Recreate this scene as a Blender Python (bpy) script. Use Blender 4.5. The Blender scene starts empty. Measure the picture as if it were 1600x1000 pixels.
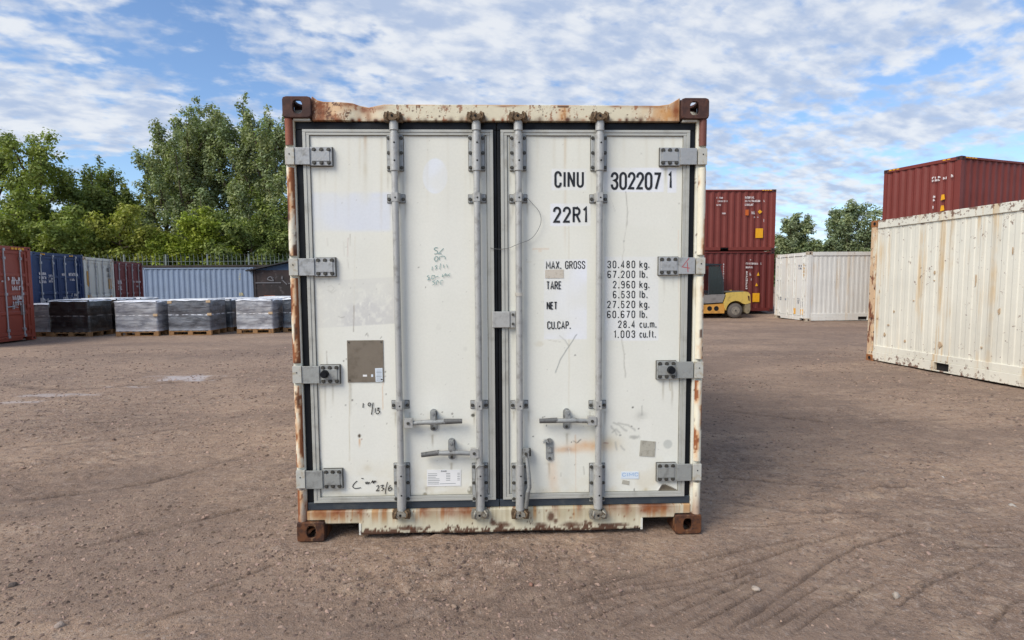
import bpy, math, random
import numpy as np
from mathutils import Matrix, Vector
R = math.radians
random.seed(7)
scn = bpy.context.scene
COL = scn.collection

# ------------------------------------------------------------------ camera
FPX = 905.117                      # focal length in photo pixels (photo is 1600 x 1000)
CAMP = np.array([-0.04285, -3.38851, 1.53868])
YAW, PITCH, ROLL, SHY = -0.0334378, -0.0746781, -0.0062033, 8.37277
_f = np.array([-math.sin(YAW)*math.cos(PITCH), math.cos(YAW)*math.cos(PITCH), math.sin(PITCH)])
_r = np.array([math.cos(YAW), math.sin(YAW), 0.0]); _u = np.cross(_r, _f)
AXR = math.cos(ROLL)*_r + math.sin(ROLL)*_u
AXU = -math.sin(ROLL)*_r + math.cos(ROLL)*_u
AXF = _f
cam_d = bpy.data.cameras.new('camera')
cam = bpy.data.objects.new('camera', cam_d); COL.objects.link(cam)
M = Matrix(((AXR[0], AXU[0], -AXF[0], CAMP[0]), (AXR[1], AXU[1], -AXF[1], CAMP[1]),
            (AXR[2], AXU[2], -AXF[2], CAMP[2]), (0, 0, 0, 1)))
cam.matrix_world = M
cam_d.sensor_fit = 'HORIZONTAL'; cam_d.sensor_width = 36.0
cam_d.lens = FPX/1600*36.0
cam_d.shift_y = SHY/1600
cam_d.clip_start = 0.05; cam_d.clip_end = 8000
scn.camera = cam

def G(px, py, axis=1, val=0.045):
    """measured photo position -> point on a plane of the place (axis 1: y=val, axis 2: z=val)"""
    d = (px-800)/FPX*AXR - (py-500-SHY)/FPX*AXU + AXF
    t = (val-CAMP[axis])/d[axis]
    return CAMP + t*d
def F(px, py, y=0.045):
    v = G(px, py, 1, y); return float(v[0]), float(v[2])
def PX(x, z, y=0.045):
    """door-face point -> where it was measured on the photograph (arrays)"""
    dx, dy, dz = x-CAMP[0], y-CAMP[1], z-CAMP[2]
    w = dx*AXF[0]+dy*AXF[1]+dz*AXF[2]
    return (800+FPX*(dx*AXR[0]+dy*AXR[1]+dz*AXR[2])/w, 500+SHY-FPX*(dx*AXU[0]+dy*AXU[1]+dz*AXU[2])/w)

# ------------------------------------------------------------------ light
SUN_EL, SUN_AZ = R(42), R(230)     # azimuth clockwise from +Y: sun is behind-left of the camera
scn.view_settings.view_transform = 'Standard'
scn.view_settings.look = 'None'
scn.view_settings.exposure = 0.62
scn.view_settings.gamma = 1.0
sd = bpy.data.lights.new('sun', 'SUN'); sun = bpy.data.objects.new('sun', sd); COL.objects.link(sun)
sd.energy = 2.25; sd.angle = R(34); sd.color = (1.0, 0.92, 0.80)
sdir = Vector((math.sin(SUN_AZ)*math.cos(SUN_EL), math.cos(SUN_AZ)*math.cos(SUN_EL), math.sin(SUN_EL)))
sun.rotation_euler = sdir.to_track_quat('Z', 'Y').to_euler()

class NT:
    def __init__(s, tree): s.t = tree; s.n = tree.nodes; s.l = tree.links
    def new(s, typ, ins=None, **kw):
        n = s.n.new(typ)
        for k, v in kw.items(): setattr(n, k, v)
        for k, v in (ins or {}).items(): s.put(n.inputs[k], v)
        return n
    def put(s, sock, v):
        if isinstance(v, bpy.types.NodeSocket): s.l.new(v, sock)
        elif isinstance(v, bpy.types.Node): s.l.new(v.outputs[0], sock)
        else: sock.default_value = v
    def math(s, op, a, b=0.0, c=0.0, clamp=False):
        n = s.n.new('ShaderNodeMath'); n.operation = op; n.use_clamp = clamp
        s.put(n.inputs[0], a); s.put(n.inputs[1], b); s.put(n.inputs[2], c); return n.outputs[0]
    def mix(s, f, a, b, blend='MIX'):
        n = s.n.new('ShaderNodeMix'); n.data_type = 'RGBA'; n.blend_type = blend
        s.put(n.inputs[0], f)
        s.put(n.inputs[6], a if not isinstance(a, tuple) else (*a[:3], 1))
        s.put(n.inputs[7], b if not isinstance(b, tuple) else (*b[:3], 1)); return n.outputs[2]
    def ss(s, v, lo, hi, a=0.0, b=1.0):
        n = s.n.new('ShaderNodeMapRange'); n.interpolation_type = 'SMOOTHSTEP'
        s.put(n.inputs[0], v); n.inputs[1].default_value = lo; n.inputs[2].default_value = hi
        n.inputs[3].default_value = a; n.inputs[4].default_value = b; return n.outputs[0]
    def noise(s, vec, scale, detail=4, rough=0.55, dist=0.0, dim='3D'):
        n = s.new('ShaderNodeTexNoise', {'Scale': scale, 'Detail': detail, 'Roughness': rough, 'Distortion': dist})
        s.put(n.inputs['Vector'], vec); return n.outputs[0]
    def mapv(s, vec, sc=(1, 1, 1), loc=(0, 0, 0)):
        n = s.new('ShaderNodeMapping'); s.put(n.inputs['Vector'], vec)
        n.inputs['Scale'].default_value = sc; n.inputs['Location'].default_value = loc; return n.outputs[0]

world = bpy.data.worlds.new('World'); scn.world = world; world.use_nodes = True
w = NT(world.node_tree); w.n.clear()
sky = w.new('ShaderNodeTexSky', sky_type='NISHITA', sun_disc=False, sun_elevation=SUN_EL, sun_rotation=SUN_AZ,
            air_density=1.0, dust_density=0.6, ozone_density=2.0, altitude=100)
tc = w.new('ShaderNodeTexCoord')
sep = w.new('ShaderNodeSeparateXYZ', {0: tc.outputs['Generated']})
zc = w.math('MAXIMUM', sep.outputs[2], 0.0)
den = w.math('ADD', zc, 0.24)
cu = w.math('DIVIDE', sep.outputs[0], den); cv = w.math('DIVIDE', sep.outputs[1], den)
cvec = w.new('ShaderNodeCombineXYZ', {0: cu, 1: cv, 2: 0.0}).outputs[0]
# clouds drift in bands running from lower left to upper right
rotm = w.new('ShaderNodeMapping'); w.put(rotm.inputs['Vector'], cvec); rotm.inputs['Rotation'].default_value = (0, 0, R(-20))
rv = rotm.outputs[0]
n_big = w.noise(w.mapv(rv, (0.8, 1.1, 1), (3.1, 1.7, 0)), 0.8, 3, 0.5, 0.3)
n_med = w.noise(w.mapv(rv, (1.0, 1.25, 1), (0.4, 5.2, 0)), 6.0, 7, 0.54, 0.1)
n_sm = w.noise(w.mapv(rv, (1.0, 1.25, 1), (7.4, 2.2, 0)), 15.0, 4, 0.5, 0.1)
cov = w.math('ADD', w.math('MULTIPLY', n_big, 0.40), w.math('ADD', w.math('MULTIPLY', n_med, 0.80), w.math('MULTIPLY', n_sm, 0.85)))
cov = w.math('SUBTRACT', cov, 1.01)
# the large gaps and banks of this sky, as directions (azimuth from +Y to the right, elevation; degrees)
az = w.math('MULTIPLY', w.math('ARCTAN2', sep.outputs[0], sep.outputs[1]), 57.2958)
el = w.math('MULTIPLY', w.math('ARCSINE', sep.outputs[2]), 57.2958)
def azel(px, py):
    d = (px-800)/FPX*AXR-(py-500-SHY)/FPX*AXU+AXF; d = d/np.linalg.norm(d)
    return math.degrees(math.atan2(d[0], d[1])), math.degrees(math.asin(d[2]))
BL = [(120, 200, 230, 48, 0, .27), (60, 20, 90, 30, 4, .14), (300, 60, 190, 55, 6, -.17), (330, 130, 130, 36, 12, -.12), (230, 262, 160, 20, 0, -.34),
      (560, 60, 260, 90, 0, .14), (900, 90, 360, 120, 0, .17), (1200, 60, 250, 70, 0, .15), (1330, 150, 130, 13, -14, -.14), (1500, 70, 110, 15, -22, -.18), (1330, 210, 240, 34, -6, .16), (1420, 290, 240, 18, 0, .12),
      (1390, 165, 120, 14, -4, -.12), (1250, 252, 130, 10, -3, -.12), (1480, 190, 160, 26, -12, .12), (1290, 300, 200, 22, 0, .02), (1540, 235, 120, 8, -8, -.13),
      (90, 110, 130, 34, 0, .04), (215, 105, 90, 14, 0, -.10)]
for (bx, by, rx, ry, rot, amp) in BL:
    a0, e0 = azel(bx, by); sx = rx/16.5; sy = ry/16.5
    dx_ = w.math('SUBTRACT', az, a0); dy_ = w.math('SUBTRACT', el, e0)
    c_, s_ = math.cos(R(-rot)), math.sin(R(-rot))
    p1 = w.math('ADD', w.math('MULTIPLY', dx_, c_/sx), w.math('MULTIPLY', dy_, s_/sx))
    p2 = w.math('ADD', w.math('MULTIPLY', dx_, -s_/sy), w.math('MULTIPLY', dy_, c_/sy))
    q = w.math('ADD', w.math('MULTIPLY', p1, p1), w.math('MULTIPLY', p2, p2))
    g = w.math('POWER', 2.718, w.math('MULTIPLY', q, -0.8))
    cov = w.math('ADD', cov, w.math('MULTIPLY', g, amp))
cmask = w.ss(cov, -0.15, 0.22)
shade = w.noise(w.mapv(rv, (1.0, 1.5, 1), (0.55, 5.28, 0)), 5.5, 8, 0.55, 0.2)
shade2 = w.noise(w.mapv(rv, (1.0, 1.4, 1), (9.55, 3.28, 0)), 14.0, 4, 0.5, 0.1)
shm = w.math('ADD', w.math('MULTIPLY', shade, 0.65), w.math('MULTIPLY', shade2, 0.35))
shf = w.ss(shm, 0.38, 0.62)
ccol = w.mix(shf, (3.1, 3.75, 5.0), (5.5, 5.7, 6.0))
skyc = w.mix(1.0, sky.outputs[0], (0.98, 1.08, 1.2), 'MULTIPLY')
final = w.mix(w.math('MULTIPLY', cmask, 0.93), skyc, ccol)
bg = w.new('ShaderNodeBackground', {'Color': final, 'Strength': 0.10})
wo = w.new('ShaderNodeOutputWorld', {'Surface': bg.outputs[0]})

# ------------------------------------------------------------------ helpers
def lin(r, g, b):
    f = lambda c: (c/255/12.92) if c/255 <= 0.04045 else ((c/255+0.055)/1.055)**2.4
    return (f(r), f(g), f(b))
def tago(o, label=None, cat=None, group=None, kind=None):
    if label: o['label'] = label
    if cat: o['category'] = cat
    if group: o['group'] = group
    if kind: o['kind'] = kind
    return o
def empty(name, loc=(0, 0, 0), rz=0, label=None, cat=None, group=None):
    o = bpy.data.objects.new(name, None); COL.objects.link(o)
    o.location = loc; o.rotation_euler = (0, 0, rz); o.empty_display_size = 0.2
    return tago(o, label, cat, group)
def copy_tree(o, parent=None):
    c = o.copy(); COL.objects.link(c)
    if parent: c.parent = parent
    for ch in o.children: copy_tree(ch, c)
    return c

class MB:
    def __init__(s, T=None): s.v = []; s.f = []; s.m = []; s.sm = []; s.T = T
    def add(s, vs, fs, m=0, smooth=False):
        b = len(s.v)
        if s.T: vs = [s.T(*p) for p in vs]
        s.v += [tuple(p) for p in vs]
        for f in fs: s.f.append([b+i for i in f]); s.m.append(m); s.sm.append(smooth)
    def box(s, x0, x1, y0, y1, z0, z1, m=0):
        s.add([(x0, y0, z0), (x1, y0, z0), (x1, y1, z0), (x0, y1, z0), (x0, y0, z1), (x1, y0, z1), (x1, y1, z1), (x0, y1, z1)],
              [(0, 3, 2, 1), (4, 5, 6, 7), (0, 1, 5, 4), (1, 2, 6, 5), (2, 3, 7, 6), (3, 0, 4, 7)], m)
    def prism(s, pts, a, b, axis='y', m=0, smooth=False):
        n = len(pts)
        def P(p, t): return (p[0], t, p[1]) if axis == 'y' else ((t, p[0], p[1]) if axis == 'x' else (p[0], p[1], t))
        vs = [P(p, a) for p in pts]+[P(p, b) for p in pts]
        s.add(vs, [list(range(n)), list(range(2*n-1, n-1, -1))], m)
        s.add(vs, [(i, (i+1) % n, n+(i+1) % n, n+i) for i in range(n)], m, smooth)
    def cyl(s, p0, p1, r, n=14, m=0, r2=None, smooth=True):
        s.tube([p0, p1], [r, r if r2 is None else r2], n, m, smooth)
    def tube(s, pts, rs, n=10, m=0, smooth=True, cap=True):
        pts = [Vector(p) for p in pts]
        if not isinstance(rs, (list, tuple)): rs = [rs]*len(pts)
        rings = []; up = None
        for i, p in enumerate(pts):
            d = (pts[min(i+1, len(pts)-1)]-pts[max(i-1, 0)]).normalized()
            if up is None: up = Vector((0, 0, 1)) if abs(d.z) < 0.9 else Vector((1, 0, 0))
            a = d.cross(up).normalized(); b = d.cross(a).normalized(); up = -b if abs(d.dot(-b)) < 0.9 else up
            rings.append([p+(a*math.cos(2*math.pi*k/n)+b*math.sin(2*math.pi*k/n))*rs[i] for k in range(n)])
        vs = [v for ring in rings for v in ring]
        fs = [(i*n+k, i*n+(k+1) % n, (i+1)*n+(k+1) % n, (i+1)*n+k) for i in range(len(pts)-1) for k in range(n)]
        s.add(vs, fs, m, smooth)
        if cap:
            s.add(rings[0], [list(range(n-1, -1, -1))], m); s.add(rings[-1], [list(range(n))], m)
    def ribbon(s, pts, wd, y, m=0, closed=False):
        """flat painted stroke in the xz plane facing -y"""
        P = [np.array(p, float) for p in pts]; n = len(P); L = []; Rr = []
        for i in range(n):
            a = P[i-1] if (i > 0 or closed) else None; b = P[(i+1) % n] if (i < n-1 or closed) else None
            t1 = (P[i]-a) if a is not None else (b-P[i]); t2 = (b-P[i]) if b is not None else (P[i]-a)
            t1 = t1/(np.linalg.norm(t1)+1e-9); t2 = t2/(np.linalg.norm(t2)+1e-9)
            t = t1+t2; t = t/(np.linalg.norm(t)+1e-9); nn = np.array([-t[1], t[0]])
            k = min(1.8, 1/max(0.3, float(nn@np.array([-t1[1], t1[0]]))))
            L.append(P[i]+nn*wd/2*k); Rr.append(P[i]-nn*wd/2*k)
        vs = [(p[0], y, p[1]) for p in L]+[(p[0], y, p[1]) for p in Rr]
        s.add(vs, [(i, (i+1) % n, n+(i+1) % n, n+i) for i in range(n if closed else n-1)], m)
    def build(s, name, mats, parent=None, bevel=0, seg=2, weld=False):
        me = bpy.data.meshes.new(name); me.from_pydata(s.v, [], s.f)
        if not isinstance(mats, (list, tuple)): mats = [mats]
        for mt in mats: me.materials.append(mt)
        me.polygons.foreach_set('material_index', s.m); me.polygons.foreach_set('use_smooth', s.sm); me.update()
        o = bpy.data.objects.new(name, me); COL.objects.link(o)
        if parent: o.parent = parent
        if bevel:
            b = o.modifiers.new('bevel', 'BEVEL'); b.width = bevel; b.segments = seg; b.limit_method = 'ANGLE'; b.angle_limit = R(40)
        return o

def np_mesh(name, V, Fq, mat, parent=None, smooth=False, cols=None, attrs=None):
    """numpy quads/tris -> mesh; cols per vertex (n,3)"""
    me = bpy.data.meshes.new(name); k = Fq.shape[1]
    me.vertices.add(len(V)); me.vertices.foreach_set('co', V.astype(np.float32).ravel())
    me.loops.add(Fq.size); me.loops.foreach_set('vertex_index', Fq.astype(np.int32).ravel())
    me.polygons.add(len(Fq)); me.polygons.foreach_set('loop_start', np.arange(0, Fq.size, k, dtype=np.int32))
    me.polygons.foreach_set('use_smooth', np.full(len(Fq), smooth))
    for mt in (mat if isinstance(mat, (list, tuple)) else [mat]): me.materials.append(mt)
    me.update(calc_edges=True)
    if cols is not None:
        a = me.color_attributes.new('Col', 'FLOAT_COLOR', 'POINT')
        c = np.ones((len(V), 4), np.float32); c[:, :3] = cols; a.data.foreach_set('color', c.ravel())
    for kx, val in (attrs or {}).items():
        a = me.attributes.new(kx, 'FLOAT', 'POINT'); a.data.foreach_set('value', val.astype(np.float32))
    o = bpy.data.objects.new(name, me); COL.objects.link(o)
    if parent: o.parent = parent
    return o

def vnoise(x, y, seed=0):
    xi = np.floor(x).astype(np.int64); yi = np.floor(y).astype(np.int64)
    fx = x-xi; fy = y-yi; fx = fx*fx*(3-2*fx); fy = fy*fy*(3-2*fy)
    def h(a, b):
        n = (a*374761393+b*668265263+seed*1442695041) & 0xffffffff
        n = ((n ^ (n >> 13))*1274126177) & 0xffffffff
        n = (n ^ (n >> 16)) & 0xffff
        return n/65535.0
    return (h(xi, yi)*(1-fx)+h(xi+1, yi)*fx)*(1-fy)+(h(xi, yi+1)*(1-fx)+h(xi+1, yi+1)*fx)*fy
def fbm(x, y, sc=1.0, octv=4, seed=0, rough=0.5):
    r = 0; a = 1; t = 0
    for i in range(octv):
        r = r+a*vnoise(x*sc+i*17.3, y*sc-i*9.1, seed+i*13); t += a; a *= rough; sc *= 2.03
    return r/t
def sst(v, a, b):
    t = np.clip((v-a)/(b-a), 0, 1); return t*t*(3-2*t)

# ------------------------------------------------------------------ materials
def newmat(name):
    m = bpy.data.materials.new(name); m.use_nodes = True; n = NT(m.node_tree); n.n.clear()
    out = n.new('ShaderNodeOutputMaterial'); b = n.new('ShaderNodeBsdfPrincipled'); n.l.new(b.outputs[0], out.inputs[0])
    return m, n, b, out
def simple(name, col, rough=0.5, metal=0.0, var=0.12, vs=6.0, bump=0.0, bs=60.0, spec=0.5, col2=None, coat=0.0):
    m, n, b, o = newmat(name); t = n.new('ShaderNodeTexCoord').outputs['Object']
    k = n.noise(t, vs, 5, 0.6)
    c2 = col2 or tuple(c*0.55 for c in col)
    n.put(b.inputs['Base Color'], n.mix(n.ss(k, 0.5-0.02, 0.75, 0, min(1, var*4)), col, c2))
    n.put(b.inputs['Roughness'], n.ss(n.noise(t, vs*2.3, 3), 0.3, 0.7, max(0.05, rough-0.1), min(1, rough+0.12)))
    b.inputs['Metallic'].default_value = metal; b.inputs['Specular IOR Level'].default_value = spec
    if coat: b.inputs['Coat Weight'].default_value = coat
    if bump:
        bp = n.new('ShaderNodeBump', {'Strength': bump, 'Distance': 0.01}); n.put(bp.inputs['Height'], n.noise(t, bs, 4)); n.put(b.inputs['Normal'], bp.outputs[0])
    return m
def vcol(name, rough=0.5, metal=0.0, bump=0.05, bs=90, spec=0.4):
    m, n, b, o = newmat(name); t = n.new('ShaderNodeTexCoord').outputs['Object']
    a = n.new('ShaderNodeAttribute', attribute_name='Col')
    f = n.ss(n.noise(t, 70, 4, 0.6), 0.25, 0.75, 0.97, 1.015)
    cx = n.new('ShaderNodeCombineXYZ', {0: f, 1: f, 2: f}).outputs[0]
    n.put(b.inputs['Base Color'], n.mix(1.0, a.outputs['Color'], cx, 'MULTIPLY'))
    n.put(b.inputs['Roughness'], n.ss(n.noise(t, 14, 4), 0.3, 0.7, rough-0.08, rough+0.12))
    b.inputs['Metallic'].default_value = metal; b.inputs['Specular IOR Level'].default_value = spec
    bp = n.new('ShaderNodeBump', {'Strength': bump, 'Distance': 0.004}); n.put(bp.inputs['Height'], n.noise(t, bs, 5)); n.put(b.inputs['Normal'], bp.outputs[0])
    return m
def aged(name, base, rust=0.3, streak=0.4, dirt=0.3, rough=0.55, rustc=None, edge=0.3, H=2.591, spec=0.35):
    """weathered container paint: faded patches, vertical run-off stains, chips, rust creeping from the rails"""
    m, n, b, o = newmat(name); t = n.new('ShaderNodeTexCoord').outputs['Object']
    rc = rustc or lin(112, 62, 36)
    sp = n.new('ShaderNodeSeparateXYZ', {0: t}); z = sp.outputs[2]
    big = n.noise(t, 0.9, 5, 0.6)
    c = n.mix(n.ss(big, 0.35, 0.68, 0, 0.55), base, tuple(x*0.78 for x in base))
    st = n.noise(n.mapv(t, (7.5, 7.5, 0.22)), 1.0, 6, 0.68)
    st2 = n.noise(n.mapv(t, (2.6, 2.6, 0.5), (3, 1, 4)), 1.0, 5, 0.6)
    sm = n.math('MULTIPLY', n.ss(st, 0.52, 0.74), n.ss(st2, 0.38, 0.62))
    c = n.mix(n.math('MULTIPLY', sm, dirt, clamp=True), c, tuple(a*0.6+d*0.12 for a, d in zip(base, lin(120, 100, 80))))
    sr = n.math('MULTIPLY', n.ss(st, 0.50, 0.64), n.ss(n.noise(n.mapv(t, (1.7, 1.7, 0.9), (7, 7, 7)), 1.0, 4), 0.40, 0.60))
    c = n.mix(n.math('MULTIPLY', sr, streak, clamp=True), c, tuple(min(a, d) for a, d in zip(base, lin(206, 172, 118))))
    zr = n.math('DIVIDE', z, H)
    ed = n.math('POWER', n.math('ABSOLUTE', n.math('SUBTRACT', n.math('MULTIPLY', zr, 2.0), 1.0)), 9.0)
    spk = n.noise(t, 11, 8, 0.72)
    th = n.math('ADD', n.math('ADD', spk, n.math('MULTIPLY', ed, edge*0.30)), n.math('MULTIPLY', n.noise(t, 1.6, 3), 0.22))
    rm = n.math('MULTIPLY', n.ss(th, 0.81-rust*0.14, 0.88-rust*0.14), 0.85)
    c = n.mix(rm, c, n.mix(n.noise(t, 40, 3), rc, tuple(x*0.5 for x in rc)))
    n.put(b.inputs['Base Color'], c)
    n.put(b.inputs['Roughness'], n.math('ADD', n.math('MULTIPLY', rm, 0.3), n.ss(big, 0.3, 0.7, rough-0.08, rough+0.1)))
    b.inputs['Specular IOR Level'].default_value = spec
    bp = n.new('ShaderNodeBump', {'Strength': 0.25, 'Distance': 0.006}); n.put(bp.inputs['Height'], n.math('ADD', n.math('MULTIPLY', rm, -0.6), n.noise(t, 30, 4))); n.put(b.inputs['Normal'], bp.outputs[0])
    return m

M_VC = vcol('aged_white_paint', 0.42, bump=0.012)
M_VCR = vcol('rusty_paint', 0.62, bump=0.25, bs=120)
M_CAST = vcol('rusted_casting', 0.7, bump=0.5, bs=110, spec=0.3)
M_GALV = simple('galvanised_steel', lin(176, 176, 172), 0.48, 0.25, 0.22, 22, 0.12, 90, col2=lin(136, 134, 128))
M_GALVD = simple('weathered_galvanised', lin(150, 152, 150), 0.6, 0.25, 0.3, 30, 0.25, 90, col2=lin(98, 92, 84))
M_BOLT = simple('bolt_steel', lin(84, 82, 76), 0.5, 0.5, 0.2, 40)
M_TRIM = simple('aluminium_trim', lin(180, 180, 172), 0.5, 0.15, 0.2, 9, 0.05, 60, col2=lin(150, 148, 138))
M_RUB = simple('black_rubber', lin(8, 12, 18), 0.55, 0, 0.1, 5, 0.05, 40, spec=0.3, col2=lin(20, 25, 32))
M_RUBB = simple('dusty_rubber', lin(50, 58, 66), 0.6, 0, 0.2, 9, 0.1, 40, col2=lin(84, 86, 84))
M_BLK = simple('black_lettering', lin(26, 28, 32), 0.5, 0, 0.1)
M_INK = simple('black_ink', lin(30, 30, 30), 0.6)
M_INKG = simple('faded_green_ink', lin(112, 148, 146), 0.6, 0, 0.3, 60, col2=lin(170, 188, 186))
M_INKR = simple('red_ink', lin(176, 70, 74), 0.6)
M_HOLE = simple('dark_hole', lin(12, 12, 13), 0.9)
M_CAM = simple('rusty_cam', lin(112, 92, 68), 0.65, 0.3, 0.5, 45, 0.5, 80, col2=lin(52, 40, 32))
M_CAMG = simple('worn_cam', lin(150, 146, 134), 0.55, 0.35, 0.5, 45, 0.4, 80, col2=lin(96, 78, 58))
M_WHITE_VINYL = simple('white_vinyl', lin(232, 232, 230), 0.45, 0, 0.1, 7, col2=lin(222, 222, 222))
M_PLATE = simple('tarnished_plate', lin(124, 114, 100), 0.55, 0.2, 0.3, 14, 0.1, 40, col2=lin(104, 94, 80))
M_SQ = simple('worn_sticker', lin(172, 168, 154), 0.7, 0, 0.5, 60, col2=lin(138, 134, 122))
M_BLUE_T = simple('pale_blue_print', lin(104, 160, 212), 0.5, col2=lin(100, 150, 200))
M_BLUE_B = simple('sticker_blue_white', lin(216, 226, 234), 0.5, col2=lin(204, 216, 226))
M_GREYT = simple('grey_print', lin(140, 146, 150), 0.6, 0, 0.3, 90)
M_WT = simple('white_lettering', lin(214, 206, 204), 0.6, 0, 0.3, 30)
M_YT = simple('yellow_sticker', lin(226, 164, 20), 0.5, 0, 0.2, 14, col2=lin(200, 120, 20))
M_OT = simple('orange_sticker', lin(190, 92, 30), 0.5)

# ------------------------------------------------------------------ ground
def ghm(x, y):
    """broad lie of the yard"""
    x = np.asarray(x, float); y = np.asarray(y, float)
    return -0.14*sst(y, 15, 24)*sst(-x, 4, 12) + 0.20*sst(y, 19.5, 23)*sst(x, 2, 8) + 0.032*sst(x, 5, 6.6)*(1-sst(y, 8.5, 13))*sst(y, -2, 2)
def gpx(px, py): v = G(px, py, 2, 0.0); return float(v[0]), float(v[1])
def cr(pts, n=14):
    P = [np.array(p, float) for p in pts]; P = [2*P[0]-P[1]]+P+[2*P[-1]-P[-2]]; o = []
    for i in range(1, len(P)-2):
        for k in range(n):
            t = k/n
            o.append(0.5*((2*P[i])+(-P[i-1]+P[i+1])*t+(2*P[i-1]-5*P[i]+4*P[i+1]-P[i+2])*t*t+(-P[i-1]+3*P[i]-3*P[i+1]+P[i+2])*t**3))
    o.append(P[-2]); return np.array(o)
def seg_dist(X, Y, path):
    """distance to a polyline and position along it"""
    d = np.full(X.shape, 1e9); s = np.zeros(X.shape); acc = 0
    for a, b in zip(path[:-1], path[1:]):
        v = b-a; L2 = v@v; L = math.sqrt(L2)
        t = np.clip(((X-a[0])*v[0]+(Y-a[1])*v[1])/L2, 0, 1)
        q = np.hypot(X-a[0]-t*v[0], Y-a[1]-t*v[1]); m = q < d
        d = np.where(m, q, d); s = np.where(m, acc+t*L, s); acc += L
    return d, s
TRACKS = [  # measured wheel marks: list of photo points on the ground, half width (m), depth (m)
    ([(868, 948), (960, 922), (1100, 894), (1180, 876), (1272, 846), (1380, 826)], .018, .012),
    ([(852, 934), (950, 906), (1100, 872), (1200, 850), (1290, 836)], .016, .010),
    ([(835, 958), (930, 938), (1030, 918), (1110, 902), (1200, 880)], .014, .009),
    ([(1080, 868), (1150, 858), (1220, 848), (1300, 835)], .014, .007),
    ([(930, 1000), (1000, 965), (1080, 925), (1150, 900), (1215, 880)], .015, .010),
    ([(1120, 1000), (1190, 950), (1258, 899), (1320, 862), (1400, 838), (1480, 826), (1600, 818)], .018, .010),
    ([(1150, 1000), (1215, 955), (1275, 915), (1330, 884), (1390, 862)], .014, .009),
    ([(1185, 1000), (1240, 962), (1300, 928), (1350, 905)], .015, .010),
    ([(1060, 1000), (1110, 968), (1180, 925), (1240, 892)], .013, .009),
    ([(1035, 1000), (1085, 965), (1140, 930), (1200, 900)], .012, .007),
    ([(1440, 838), (1500, 832), (1560, 828), (1640, 824)], .018, .010),
    ([(1430, 858), (1500, 856), (1570, 852), (1640, 848)], .018, .009),
    ([(1540, 1000), (1560, 960), (1600, 925)], .015, .009),
    ([(1470, 880), (1530, 905), (1600, 935)], .015, .007),
    ([(460, 935), (520, 918), (590, 900), (640, 888)], .010, .007),
    ([(590, 970), (640, 950), (690, 932), (720, 925)], .010, .007),
    ([(520, 1000), (580, 975), (630, 955)], .010, .005),
    ([(560, 1000), (640, 972), (700, 945)], .010, .005),
    ([(900, 925), (980, 903), (1080, 884), (1160, 862), (1250, 842)], .012, .008),
    ([(980, 1000), (1040, 968), (1100, 938), (1170, 905), (1225, 884)], .012, .009),
    ([(1225, 1000), (1275, 962), (1330, 930), (1380, 905), (1420, 890)], .013, .009),
    ([(880, 985), (960, 952), (1040, 925), (1110, 905)], .012, .008),
    ([(1340, 1000), (1400, 950), (1470, 905), (1560, 870)], .012, .006),
    ([(640, 1000), (700, 968), (780, 930), (850, 900)], .010, .005),
    ([(1105, 815), (1180, 822), (1290, 812), (1420, 806)], .014, .007),
    ([(1105, 745), (1200, 752), (1320, 762), (1460, 760)], .03, .008),
    ([(0, 700), (120, 690), (280, 668), (430, 640)], .05, .008),
    ([(0, 880), (140, 850), (300, 815), (440, 780)], .04, .010),
    ([(100, 1000), (230, 950), (380, 900), (470, 865)], .014, .009),
    ([(160, 1000), (290, 955), (430, 905)], .014, .008),
    ([(1100, 772), (1200, 790), (1270, 800), (1400, 800)], .05, .010),
    ([(1110, 640), (1250, 655), (1330, 660), (1500, 655)], .06, .012),
    ([(0, 600), (100, 610), (250, 600), (420, 585)], .10, .012),
    ([(0, 790), (130, 770), (260, 745), (420, 700)], .05, .010),
]
def axis_coords(c0, c1, step, far, g):
    a = list(np.arange(c0, c1, step)); s = step; p = a[-1]; up = []
    while p < far: s *= g; p += s; up.append(p)
    s = step; p = a[0]; dn = []
    while p > -far: s *= g; p -= s; dn.append(p)
    return np.array(dn[::-1]+a+up)
gx = axis_coords(-3.4, 3.6, 0.020, 1500, 1.02)
_y = list(np.arange(-1.3, 1.2, 0.014)); _s = 0.014; _p = _y[-1]
while _p < 3000: _s *= 1.014 if _p < 40 else 1.06; _p += _s; _y.append(_p)
_p = _y[0]; _s = 0.02; _dn = []
while _p > -1500: _s *= 1.25; _p -= _s; _dn.append(_p)
gy = np.array(_dn[::-1]+_y)
GX, GY = np.meshgrid(gx, gy)
fade = 1-sst(np.hypot(GX, GY), 30, 90)
near = 1-sst(np.hypot(GX, GY), 7, 16)
Z = ghm(GX, GY)
Z += fade*0.075*(fbm(GX, GY, 0.33, 3, 5)-0.5)*sst(np.hypot(GX, GY-3), 2.5, 7)
Z += fade*0.030*(fbm(GX*0.6, GY*1.6, 1.3, 4, 11)-0.5)
rough_m = sst(fbm(GX, GY, 0.8, 3, 21), 0.40, 0.62)*0.8+0.2
rough_m *= np.where(GX < 0, 1.0, 0.72)
Z += near*0.034*(fbm(GX*0.8, GY*1.25, 6.5, 4, 31, 0.68)-0.5)*(0.35+rough_m)
Z += near*0.016*(0.25+rough_m)*np.abs(fbm(GX, GY, 13, 3, 37, 0.65)-0.5)*2
Z += near*0.014*rough_m*np.maximum(0, fbm(GX, GY, 24, 2, 41)-0.55)*3.2
damp = np.zeros(GX.shape)
sel = (np.abs(GX) < 14) & (GY > -2) & (GY < 16)
xs, ys = GX[sel], GY[sel]; dz = np.zeros(xs.shape); dm = np.zeros(xs.shape)
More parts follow.
